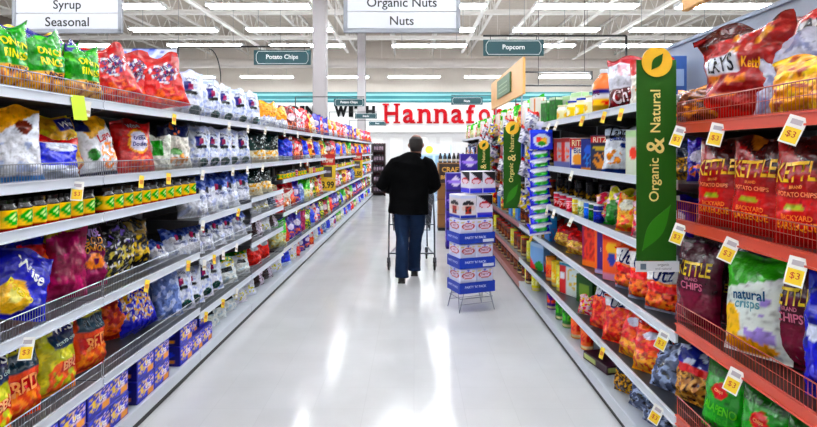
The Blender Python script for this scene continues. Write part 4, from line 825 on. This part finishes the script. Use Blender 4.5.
aisle_sign(-1, 5.04, -1.46, -.94, -2.15, 'Potato Chips', 'nearest teal sign over the left shelves', True)
aisle_sign(-1, 9.8, -1.42, -.88, -2.1, 'Potato Chips', 'second teal sign over the left shelves')
aisle_sign(-1, 13.7, -1.46, -.92, -2.1, 'Snacks', 'third teal sign over the left shelves')
aisle_sign(-1, 17.6, -1.44, -.90, -2.05, 'Chips', 'farthest teal sign over the left shelves')
aisle_sign(1, 4.56, .57, 1.07, 1.75, 'Popcorn', 'nearest teal sign over the right shelves')
aisle_sign(1, 9.5, .64, 1.18, 1.75, 'Nuts', 'farther teal sign over the right shelves')
m = MB(); m.box(-2.86, 5.05, 2.02, -2.17, 5.06, 2.50, lin('#eef0fa')); m.box(-2.25, 5.06, 0, -2.21, 5.08, 2.5); m.box(-2.8, 5.06, 0, -2.76, 5.08, 2.5)
panel_grid(m, [('bg', '#eceefa'), ('n', 5, .1, 0, 1, '#b9c2ee'), ('n', 8, .3, 0, 1, '#6f7fd0'), ('ne', 9, -.1, .94, .8, .05, .12, '#123a8c'), ('b', .97, 1, '#20242c')], 1, 1, (40, 26), lambda u, v: Vector((-2.86+u*.69, 5.048, 2.02+v*.48)))
tag(m.obj('promotion_panel', PAPER), 'white and lavender panel standing behind red bags', 'sign')

def hang_sign(x0, x1, y, z0, rows_, lab):
    r = thing('hanging_sign', lab, 'sign', ((x0+x1)/2, y, z0)); w_ = (x1-x0)/2; rh = .174; n = 3
    m = MB()
    m.box(-w_, -.02, 0, w_, .02, .045, ch=.004); m.box(-w_, -.02, .045+n*rh, w_, .02, .045+n*rh+.04, ch=.004)
    for s_ in (-1, 1): m.box(s_*w_-(0 if s_ < 0 else .04), -.02, .02, s_*w_+(.04 if s_ < 0 else 0), .02, .045+n*rh+.02)
    m.obj('frame', mat('sign_frame_grey', '#8e9199', .5), r)
    for i in range(n):
        p = MB(); p.box(-w_+.035, -.012, .048+i*rh, w_-.035, .012, .045+(i+1)*rh-.006, ch=.002); pn = p.obj('panel', mat('sign_panel_white', '#d2d4dc', .6), r)
        if i < len(rows_) and rows_[i]:
            t = MB(); vs, fs, h = glyphs(rows_[i], .012)
            text_flat(t, rows_[i], 0, .045+i*rh+rh*.46, len(rows_[i])*.060*(1 if len(rows_[i]) > 5 else 1.02), -.0135, '#101010', bold=.012); t.obj('lettering', BLACK, pn)
    k = MB()
    for s_ in (-1, 1): k.bar((s_*w_*.8, 0, .045+n*rh+.03), (s_*w_*.8, 0, 6.36-z0), .005, 4)
    k.obj('hanging_wire', GREYM, r)
hang_sign(-.725, .475, 5.7, 2.775, ['Nuts', 'Organic Nuts'], 'white hanging aisle sign over the middle of the aisle')
hang_sign(-4.40, -3.20, 6.07, 2.85, ['Seasonal', 'Syrup'], 'white hanging aisle sign at the upper left')

# price towers on the left shelves
def tower(y, price, lab):
    r = thing('price_sign', lab, 'price sign', (lip(-1, y)+.03, y, .88)); 
    def bx(n, z0, z1, col, txt=None, tc='#ffffff', w_=.13):
        m = MB(); m.box(-w_, -.003, z0, w_, .003, z1, lin(col), ch=.0008)
        if txt: text_flat(m, txt, 0, (z0+z1)/2, w_*1.6, -.005, tc, height=(z1-z0)*.6, bold=.03)
        return m.obj(n, PAPER, r)
    bx('price_card', 0, .20, '#f2c41c', price, '#1a1408'); b = bx('picture_card', .205, .43, '#f0c820', None)
    m = MB(); m.box(-.07, -.0045, .23, .07, -.003, .41, lin('#4a3a34')); m.box(-.05, -.006, .30, .05, -.0045, .34, lin('#b8b0c8')); m.obj('dark_picture', PAPER, b)
    bx('red_header', .435, .62, '#d8281c', 'Low', '#f8e6c8', .12)
    m = MB(); m.bar((-.10, .005, .02), (-.10, .005, .62), .004, 6); m.box(-.13, .002, .3, -.10, .008, .32); m.obj('holder', BLACK, r)
tower(9.36, '3.99', 'nearer red and yellow price sign on left shelves')
tower(13.8, '2.50', 'farther red and yellow price sign on left shelves')

# ------------------------------------------------------------------ floor display of party packs
def party():
    ang = math.radians(21); W, D = .37, .27
    u = Vector((math.cos(ang), math.sin(ang), 0)); v = Vector((-math.sin(ang), math.cos(ang), 0))
    P0 = Vector((.440, 5.30, 0)); C0 = P0+u*W/2+v*D/2
    st = thing('wire_stand', 'chrome wire stand under the party pack display', 'stand', C0, ang)
    m = MB(); zt = .185; a, b = W/2-.01, D/2-.01
    for z in (zt, zt-.05): m.path([(-a, -b, z), (a, -b, z), (a, b, z), (-a, b, z), (-a, -b, z)], .004, 6)
    for k in range(1, 7): m.bar((-a+2*a*k/7, -b, zt), (-a+2*a*k/7, b, zt), .003, 5)
    m.obj('wire_top', WIRE, st)
    for sx in (-1, 1):
        for sy in (-1, 1):
            m = MB(); m.path([(sx*a*.8, sy*b, zt), (sx*(a+.015), sy*(b+.01), .0+.004)], .0045, 6); m.path([(sx*a, sy*b*.6, zt), (sx*(a+.015), sy*(b+.01), .004)], .0035, 6); m.obj('leg', WIRE, st)
    m = MB(); m.path([(-a-.005, -b, .08), (a+.005, -b, .08)], .003, 5); m.path([(-a-.005, b, .08), (a+.005, b, .08)], .003, 5); m.obj('brace', WIRE, st)
    lay = [('bg', '#e6e8f6'), ('b', 0, .14, '#a8b4e4'), ('e', .5, .72, .40, .15, '#b8203e'), ('e', .5, .72, .34, .10, '#ece0ee'), ('b', .485, .56, '#b8304e'), ('b', 0, .06, '#3a55c0'), ('e', .14, .90, .09, .05, '#d8c83a'), ('e', .5, .93, .07, .04, '#4a6ad0'), ('e', .84, .90, .09, .05, '#d8c83a'), ('e', .5, .26, .2, .05, '#7f8fd8')]
    lay = [l for l in lay if not (l[0] == 'b' and l[1] == .485)]
    lay2 = [('bg', '#ece9ec'), ('b', 0, .2, '#6a55b8'), ('dd', .75, -.0, '#ece9ec'), ('e', .5, .64, .36, .12, '#1a1c2c'), ('e', .5, .44, .42, .16, '#e8d8d2'), ('r', .3, .2, .7, .5, '#b8502c'), ('ne', 6, .0, .5, .35, .2, .16, '#2a1c18'), ('b', 0, .12, '#3a50b4'), ('b', .9, 1, '#dfe3f4')]
    lay3 = [('bg', '#eceaf2'), ('b', 0, .22, '#6a58c0'), ('e', .5, .56, .36, .16, '#c83a58'), ('e', .5, .54, .3, .1, '#f0dfe8'), ('d', .98, -.45, '#20242c'), ('b', 0, .1, '#3b4cc0')]
    TXT = [('PARTY', .5, .72, .44, '#8a1f3c', 0, 1.2), ('PARTY', .5, .72, .3, '#8a1f3c', 0, 1.2, 's')]
    cm = [box_mesh('drink_carton', .176, .225, .25, l, TXT if l is lay else (), n=(18, 20), seed=i) for i, l in enumerate((lay, lay2, lay3))]
    names = ['bottom', 'second', 'third', 'fourth', 'top']
    BT = print_mat('tray_card', .4, 0, 10)
    for t in range(5):
        z = .190+t*.238
        xs = [(-.09, 0), (.09, 0)]
        sc = 1.0; off = 0
        if t == 4: off = .08
        for j, (x, _) in enumerate(xs):
            x2 = x*(1 if t < 4 else .8)+off
            p = C0+u*x2+v*0; mm = cm[0] if t < 3 else (cm[1] if (t == 3) else cm[2])
            if t == 3 and j == 1: mm = cm[2]
            o = link('drink_carton', mm, None, (p.x, p.y, z+.004), (0, 0, ang))
            if t == 4: o.scale = (.8, .8, .95)
            tag(o, f"{'left' if j == 0 else 'right'} carton of the {names[t]} tier on the party pack display", 'carton', 'cartons on the party pack display')
        if t < 3:
            tr = MB(); h = .104; q = .004; c = lin('#0f35b0'); a, b = W/2+.004, D/2+.004
            tr.box(-a, -b, 0, a, b, .003, c)
            tr.box(-a, -b-q, 0, a, -b, h, c); tr.box(-a, b, 0, a, b+q, h, c); tr.box(-a-q, -b-q, 0, -a, b+q, h, c); tr.box(a, -b-q, 0, a+q, b+q, h, c)
            text_flat(tr, "PARTY 'N' PACK", -.02, h*.58, W*.62, -b-q-.0015, '#dfe6ff', bold=.02)
            R = Matrix.Rotation(-PI/2, 4, 'Z')
            text_flat(tr, "PARTY 'N' PACK", 0, h*.55, D*.8, -a-q-.0015, '#dfe6ff', bold=.02, M=R)
            if t: tr.box(a-.13, -b-q-.001, .012, a-.01, -b-q, .04, lin('#e8ecf8'))
            o = tr.obj('display_tray', BT, None, (C0.x, C0.y, z-.002), (0, 0, ang))
            tag(o, f'blue cardboard tray with white lettering, {names[t]} on the display', 'tray', 'blue trays on the party pack display')
party()

# ------------------------------------------------------------------ things beyond the party packs
pl = [('bg', '#4a2a9a'), ('e', .5, .55, .22, .3, '#efe8fb'), ('e', .5, .55, .45, .1, '#b8a0e8'), ('b', 0, .1, '#2a1870')]
pbm = box_mesh('purple_carton', .30, .30, .28, pl, (), n=(12, 12))
for ci, (x, y, n) in enumerate(((.66, 8.9, 4), (.92, 9.25, 5))):
    for k in range(n):
        tag(link('purple_carton', pbm, None, (x, y, .001+k*.301)), f"purple and white carton, {ORD[k]} from the floor in the {'nearer' if ci == 0 else 'farther'} stack", 'carton', 'purple cartons stacked behind the party packs')
def beer_display():
    r = thing('beverage_display', 'tan cardboard drinks display with dark lettering beyond the trolley', 'display', (.74, 11, 0))
    m = MB(); m.box(-.27, -.25, .06, .27, .25, 1.32, lin('#8a5a28'), ch=.01); bd = m.obj('display_body', CARD, r)
    m = MB(); m.box(-.25, -.254, .93, .25, -.251, 1.30, lin('#2e1c10')); text_flat(m, 'CRAFT', 0, 1.19, .40, -.256, '#d8a040', bold=.03); text_flat(m, 'BREWERS', 0, 1.04, .44, -.256, '#d8a040', bold=.03); m.obj('printed_panel', CARD, r)
    m = MB()
    for z in (.3, .6, .88): m.box(-.28, -.26, z, .28, .25, z+.03, lin('#7a4c22'))
    m.obj('ledge', CARD, r)
    m = MB(); m.box(-.27, -.25, 0, .27, .25, .06); m.obj('plinth', BLACK, r)
    bm_ = MB(); bm_.lathe([(.03, 0, lin('#1a0e08')), (.034, .025, lin('#1a0e08')), (.034, .03, lin('#d8cdb8')), (.034, .07, lin('#d8cdb8')), (.034, .075, lin('#140a06')), (.03, .12, lin('#140a06')), (.016, .16, lin('#140a06')), (.014, .19, lin('#140a06'))], 12)
    me = bm_.mesh('bottle', GLASSY, True)
    for i in range(6):
        for j in range(2):
            tag(link('bottle', me, None, (.74-.22+.088*i, 10.82+.1*j, 1.322)), f"dark bottle on the drinks display, {ORD[i]} from the left in the {'front' if j == 0 else 'back'} line", 'bottle', 'bottles on the drinks display')
beer_display()
def far_rack():
    r = thing('wine_rack', 'dark end rack of bottles where the left shelves stop', 'rack', (-1.22, 19.1, 0))
    m = MB(); m.box(-.24, -.2, 0, -.2, .2, 1.8); m.box(.2, -.2, 0, .24, .2, 1.8); m.box(-.24, .18, 0, .24, .2, 1.8); m.obj('side_frame', mat('dark_wood', '#2a1414', .5), r)
    for z in (.1, .45, .8, 1.15, 1.5): m = MB(); m.box(-.2, -.2, z, .2, .18, z+.03); m.obj('shelf', mat('dark_wood', '#2a1414', .5), r)
    bm_ = MB(); bm_.lathe([(.037, 0, lin('#1a1018')), (.037, .06, lin('#a08898')), (.037, .14, lin('#a08898')), (.037, .18, lin('#1a1018')), (.015, .23, lin('#1a1018')), (.015, .28, lin('#802030'))], 10)
    me = bm_.mesh('bottle', GLASSY, True)
    for i, z in enumerate((.13, .48, .83, 1.18, 1.53)):
        for j in range(4): tag(link('bottle', me, None, (-1.355+.09*j, 18.98, z+.001)), f'wine bottle on the end rack, {ORD[i]} shelf up, {ORD[j]} from left', 'bottle', 'bottles on the end rack')
far_rack()
def checkout(x, y, n):
    r = thing('checkout_counter', f'pale checkout counter beyond the aisle end, {ORD[n]} from the left', 'counter', (x, y, 0), 0, 'checkout counters')
    m = MB(); m.box(-.35, -1.1, 0, .35, 1.1, .85, ch=.02); m.obj('counter_body', mat('counter_laminate', '#cfd4dc', .4), r)
    m = MB(); m.box(-.2, -1.08, .855, .2, .7, .87); m.obj('conveyor_belt', BLACK, r)
    m = MB(); m.box(-.39, -1.14, .87, -.22, 1.14, .91, ch=.01); m.box(.22, -1.14, .87, .39, 1.14, .91, ch=.01); m.obj('top_rim', GREYM, r)
    m = MB(); m.bar((.3, .5, .9), (.3, .5, 1.75), .02, 8); m.obj('lane_pole', BLACK, r)
    m = MB(); m.lathe([(.02, 1.60), (.17, 1.64), (.2, 1.82), (.17, 2.02), (.02, 2.05)], 16, M=Matrix.Translation((.3, .5, .1))); m.obj('lane_light', mat('lane_light_white', '#f5f5f5', .5), r)
for i, x in enumerate((-2.9, .15, 3.0)): checkout(x, 24.3, i)
r = thing('standing_cooler', 'pale blue and white glass cooler beyond the trolley', 'cooler', (.62, 17.5, 0))
m = MB(); m.box(-.55, -.35, 0, .55, .35, 1.75, ch=.02); m.obj('cabinet', mat('cooler_blue', '#b9cfe6', .35, var=.08), r)
m = MB(); m.box(-.5, -.36, 1.45, .5, -.35, 1.72, lin('#d8d4ea')); m.lathe([(.12, 0, lin('#e8c83a')), (.12, .01, lin('#e8c83a'))], 20, M=Matrix.Translation((-.15, -.36, 1.58)) @ Matrix.Rotation(PI/2, 4, 'X')); m.obj('header_print', CARD, r)
for s_ in (-1, 1):
    m = MB(); m.box(s_*.26-.22, -.365, .2, s_*.26+.22, -.35, 1.4, ch=.004); m.obj('glass_door', mat('cooler_glass', '#8fb0cc', .08), r)
    m = MB(); m.bar((s_*.05, -.39, .6), (s_*.05, -.39, 1.1), .012, 8); m.obj('handle', GREYM, r)
r = thing('bar_light', 'black framed hanging light bar beyond the popcorn sign', 'ceiling light', (3.6, 12.0, 0))
m = MB(); 
for z in (3.26, 2.97): m.bar((-1.3, 0, z), (.25, 0, z), .02, 6)
m.bar((.25, 0, 3.28), (.25, 0, 3.1), .03, 6); m.bar((-.9, 0, 3.26), (-.9, 0, 6.4), .006, 4); m.bar((.1, 0, 3.26), (.1, 0, 6.4), .006, 4); m.bar((-.9, 0, 2.97), (-.9, 0, 3.26), .01, 4); m.obj('frame', BLACK, r)
m = MB(); m.bar((-.85, -.02, 3.16), (.2, -.02, 3.16), .03, 8); m.obj('tube', TUBEM, r); 
r = MB(); r.box(1.50, 3.28, 1.802, 1.62, 3.40, 2.13, lin('#2c5aa8'), ch=.004); r.box(1.52, 3.277, 1.95, 1.60, 3.28, 2.05, lin('#a8c4ea'))
tag(r.obj('small_display_box', CARD), 'small blue box behind the nearest green banner', 'box')

# ------------------------------------------------------------------ the shopper and trolley
def tube(mb, pts, rad, n=16, col=(.8, .8, .8)):
    """loft through points with (rx, ry) radii; rings kept roughly perpendicular to the path, ends closed"""
    rings = []
    for i, p in enumerate(pts):
        a = Vector(pts[max(0, i-1)]); b = Vector(pts[min(len(pts)-1, i+1)]); d = (b-a).normalized()
        ux = Vector((1, 0, 0)); ux = (ux-d*ux.dot(d)); ux = ux.normalized() if ux.length > .2 else Vector((0, 1, 0)).cross(d).normalized()
        uy = d.cross(ux); rx, ry = rad[i] if isinstance(rad[i], tuple) else (rad[i], rad[i])
        rings.append([Vector(p)+ux*rx*math.cos(2*PI*k/n)+uy*ry*math.sin(2*PI*k/n) for k in range(n)])
    vs = [q for r_ in rings for q in r_]; m_ = len(rings)
    fs = [(i*n+k, i*n+(k+1) % n, (i+1)*n+(k+1) % n, (i+1)*n+k) for i in range(m_-1) for k in range(n)]+[tuple(range(n))[::-1], tuple(range((m_-1)*n, m_*n))]
    mb.add(vs, fs, col)
def remeshed(mb, name, m, parent, vox, smooth=4, disp=0):
    o = mb.obj('tmp', m); md = o.modifiers.new('r', 'REMESH'); md.mode = 'VOXEL'; md.voxel_size = vox
    s2 = o.modifiers.new('s', 'SMOOTH'); s2.iterations = smooth; s2.factor = .5
    dg = bpy.context.evaluated_depsgraph_get(); me = bpy.data.meshes.new_from_object(o.evaluated_get(dg)); me.name = name
    bpy.data.objects.remove(o)
    if disp:
        for v in me.vertices:
            q = v.co; v.co = q+Vector((0, 1, 0))*disp*noise.noise(Vector((q.x*7, q.y*4, q.z*9)))+Vector((1, 0, 0))*disp*.6*noise.noise(Vector((q.x*3+9, q.y*4, q.z*12)))
    smoothit(me); me.materials.clear(); me.materials.append(m)
    return link(name, me, parent)
def shopper():
    r = thing('person', 'person from behind in black coat and jeans pushing a trolley', 'person', (-.05, 6.68, 0))
    SK = mat('skin', '#8a5a48', .5, bump=.1, bscale=60); HAIR = mat('dark_hair', '#1a1210', .7, bump=.5, bscale=150); COAT = mat('black_wool', '#030304', .95, bump=.3, bscale=50, spec=.08); JEAN = mat('dark_denim', '#12243f', .9, bump=.3, bscale=45, var=.3, spec=.15); SHOE = mat('black_leather', '#0c0a0a', .4)
    # body: head, neck, torso, arms, legs as one surface
    b = MB(); hx = .075
    tube(b, [(hx, .05, 1.515), (hx, .055, 1.55), (hx, .065, 1.60), (hx, .07, 1.66), (hx, .065, 1.71), (hx, .06, 1.745), (hx, .06, 1.757)], [(.06, .07), (.068, .085), (.078, .098), (.083, .105), (.074, .095), (.045, .06), (.015, .02)], 18)
    tube(b, [(.045, .01, 1.42), (.065, .035, 1.50), (hx, .05, 1.58)], [.062, .058, .058])
    tube(b, [(hx, .15, 1.62), (hx, .175, 1.60)], [.014, .018], 8)                        # nose
    tube(b, [(hx, .14, 1.565), (hx, .155, 1.56)], [(.026, .008), (.02, .006)], 8)        # lips
    for s_ in (-1, 1):
        tube(b, [(hx+s_*.078, .05, 1.655), (hx+s_*.09, .045, 1.63), (hx+s_*.082, .052, 1.60)], [(.012, .02), (.014, .022), (.01, .014)], 8)   # ears
    tube(b, [(0, 0, .92), (0, 0, 1.05), (0, .01, 1.25), (.02, .0, 1.40), (.04, .01, 1.46)], [(.16, .11), (.15, .10), (.18, .115), (.17, .10), (.08, .07)])
    hand = {}
    for s_ in (-1, 1):
        sh = (.03+s_*.19, .0, 1.42); el = (-.0+s_*.315, .0, 1.16); wr = (s_*.235, .27, 1.07)
        tube(b, [sh, tuple((Vector(sh)+Vector(el))/2), el, tuple((Vector(el)+Vector(wr))/2), wr], [.055, .05, .042, .038, .028], 12)
        pc = Vector(wr)+Vector((-s_*.01, .06, -.012)); tube(b, [wr, tuple(pc-Vector((0, .02, 0))), tuple(pc+Vector((0, .025, 0)))], [(.027, .018), (.04, .016), (.04, .015)], 10)
        for f in range(4):
            fx = pc.x+(-.030+.020*f); L = (.036, .041, .038, .030)[f if s_ > 0 else 3-f]
            tube(b, [(fx, pc.y+.022, pc.z), (fx, pc.y+.022+L*.7, pc.z+.002), (fx, pc.y+.022+L*1.1, pc.z-.022), (fx, pc.y+.022+L*.6, pc.z-.040)], [.0095, .009, .0085, .0075], 8)
        tube(b, [(pc.x-s_*.035, pc.y-.01, pc.z-.004), (pc.x-s_*.058, pc.y+.015, pc.z-.016), (pc.x-s_*.052, pc.y+.045, pc.z-.032)], [.011, .010, .008], 8)
    feet = {-1: (-.095, -.13), 1: (.055, .24)}
    for s_ in (-1, 1):
        fx, fy = feet[s_]
        tube(b, [(s_*.09, 0, .93), (s_*.085, (.05 if s_ > 0 else .02), .70), ((s_*.085+fx)/2, fy*.45+.05, .50), (fx, fy*.85, .28), (fx, fy, .09)], [.085, .075, .058, .05, .04], 14)
        tube(b, [(fx, fy-.04, .05), (fx, fy+.08, .045), (fx, fy+.19, .03)], [(.036, .035), (.042, .03), (.035, .02)], 12)
    remeshed(b, 'body', SK, r, .008, 3)
    # hair: a short fringe of dark hair round a thinning crown
    h = MB(); tube(h, [(hx, .045, 1.555), (hx, .04, 1.60), (hx, .045, 1.66), (hx, .05, 1.70), (hx, .05, 1.735)], [(.064, .07), (.080, .090), (.087, .099), (.083, .095), (.045, .05)], 18)
    remeshed(h, 'hair', HAIR, r, .01, 2, .006)
    c = MB()
    tube(c, [(-.02, .0, .80), (-.015, 0, .95), (-.01, .0, 1.10), (.005, .0, 1.28), (.02, .0, 1.40), (.035, .005, 1.47), (.055, .02, 1.51)], [(.245, .165), (.235, .16), (.235, .155), (.25, .155), (.235, .14), (.15, .11), (.085, .085)], 24)
    for s_ in (-1, 1):
        sh = Vector((.02+s_*.195, .0, 1.405)); el = Vector((s_*.325-.015, -.02, 1.14)); wr = Vector((s_*.245, .25, 1.065))
        tube(c, [tuple(sh+Vector((-s_*.06, 0, .02))), tuple(sh), tuple((sh*.5+el*.5)+Vector((s_*.012, 0, 0))), tuple(el), tuple((el+wr)/2), tuple(wr)], [.08, .088, .080, .072, .064, .052], 16)
    remeshed(c, 'coat', COAT, r, .013, 5, .014)
    k = MB(); tube(k, [(.055, .025, 1.49), (.06, .03, 1.535)], [(.088, .09), (.082, .085)], 20); remeshed(k, 'collar', COAT, r, .009, 3)
    j = MB(); tube(j, [(-.01, 0, .80), (-.01, 0, .95)], [(.18, .13), (.175, .125)], 20)
    for s_ in (-1, 1):
        fx, fy = feet[s_]
        tube(j, [(s_*.088, 0, .88), (s_*.09, (.05 if s_ > 0 else .02), .68), ((s_*.088+fx)/2, fy*.45+.05, .50), (fx, fy*.8, .28), (fx, fy, .13), (fx, fy-.01, .06)], [(.108, .115), (.096, .10), (.080, .085), (.078, .082), (.080, .088), (.082, .095)], 18)
    remeshed(j, 'jeans', JEAN, r, .010, 3, .016)
    for s_ in (-1, 1):
        fx, fy = feet[s_]; q = MB()
        tube(q, [(fx, fy-.075, .045), (fx, fy-.03, .05), (fx, fy+.06, .048), (fx, fy+.15, .04), (fx, fy+.215, .03)], [(.03, .036), (.042, .045), (.046, .044), (.05, .034), (.03, .02)], 16)
        q.box(fx-.045, fy-.08, .004, fx+.045, fy+.21, .022, ch=.004)
        remeshed(q, 'shoe', SHOE, r, .008, 3)
shopper()
def trolley():
    r = thing('shopping_trolley', 'wire shopping trolley in front of the person in the black coat', 'trolley', (-.03, 7.2, 0))
    DK = mat('dark_chrome', '#50545c', .3, .7)
    m = MB()
    def ring(z, w_, y0, y1, rr=.006): m.path([(-w_, y0, z), (w_, y0, z), (w_*.82, y1, z), (-w_*.82, y1, z), (-w_, y0, z)], rr, 6)
    ring(1.0, .28, -.02, .85); ring(.52, .24, .06, .72)
    for k in range(1, 6): ring(.52+.08*k, .24+.0067*k, .06-.013*k, .72+.022*k, .003)
    for k in range(13):
        t = k/12
        for sgn in (-1, 1):
            m.bar((sgn*(.24-.043*t), .06+.66*t, .52), (sgn*(.28-.05*t), -.02+.87*t, 1.0), .003, 4)
    for k in range(11):
        x = -1+2*k/10; m.bar((x*.24, .06, .52), (x*.28, -.02, 1.0), .003, 4); m.bar((x*.197, .72, .52), (x*.23, .85, 1.0), .003, 4); m.bar((x*.24, .06, .52), (x*.197, .72, .52), .003, 4)
    bk = m.obj('basket', DK, r); 
    m = MB(); m.bar((-.28, -.09, 1.03), (.28, -.09, 1.03), .014, 10); m.obj('handle', mat('trolley_handle', '#6a1c1c', .4), r)
    m = MB()
    for s_ in (-1, 1):
        m.path([(s_*.27, -.09, 1.03), (s_*.28, 0, .98), (s_*.295, .0, .60), (s_*.30, .02, .16)], .012, 8); m.path([(s_*.30, .02, .20), (s_*.22, .80, .18)], .011, 8); m.path([(s_*.22, .74, .19), (s_*.21, .55, .52)], .010, 8)
    m.path([(-.30, .02, .22), (.30, .02, .22)], .010, 8); m.path([(-.295, .0, .6), (.295, .0, .6)], .008, 6); m.obj('chassis', DK, r)
    m = MB()
    for k in range(9): m.bar((-.24+.06*k, .04, .24), ((-.24+.06*k)*.8, .76, .22), .003, 4)
    m.obj('lower_rack', DK, r)
    for (x, y) in ((-.30, .02), (.30, .02), (-.21, .78), (.21, .78)):
        m = MB(); m.lathe([(.03, -.014), (.058, -.013), (.062, -.006), (.062, .006), (.058, .013), (.03, .014)], 18, M=Matrix.Translation((x, y, .062)) @ Matrix.Rotation(PI/2, 4, 'Y')); wh = m.obj('wheel', BLACK, r, smooth=False)
        m = MB(); m.box(x-.022, y-.025, .10, x+.022, y+.025, .17, ch=.004); m.box(x-.024, y-.012, .05, x-.018, y+.012, .12); m.box(x+.018, y-.012, .05, x+.024, y+.012, .12); m.obj('castor_fork', DK, wh)
trolley()
finish_labels()
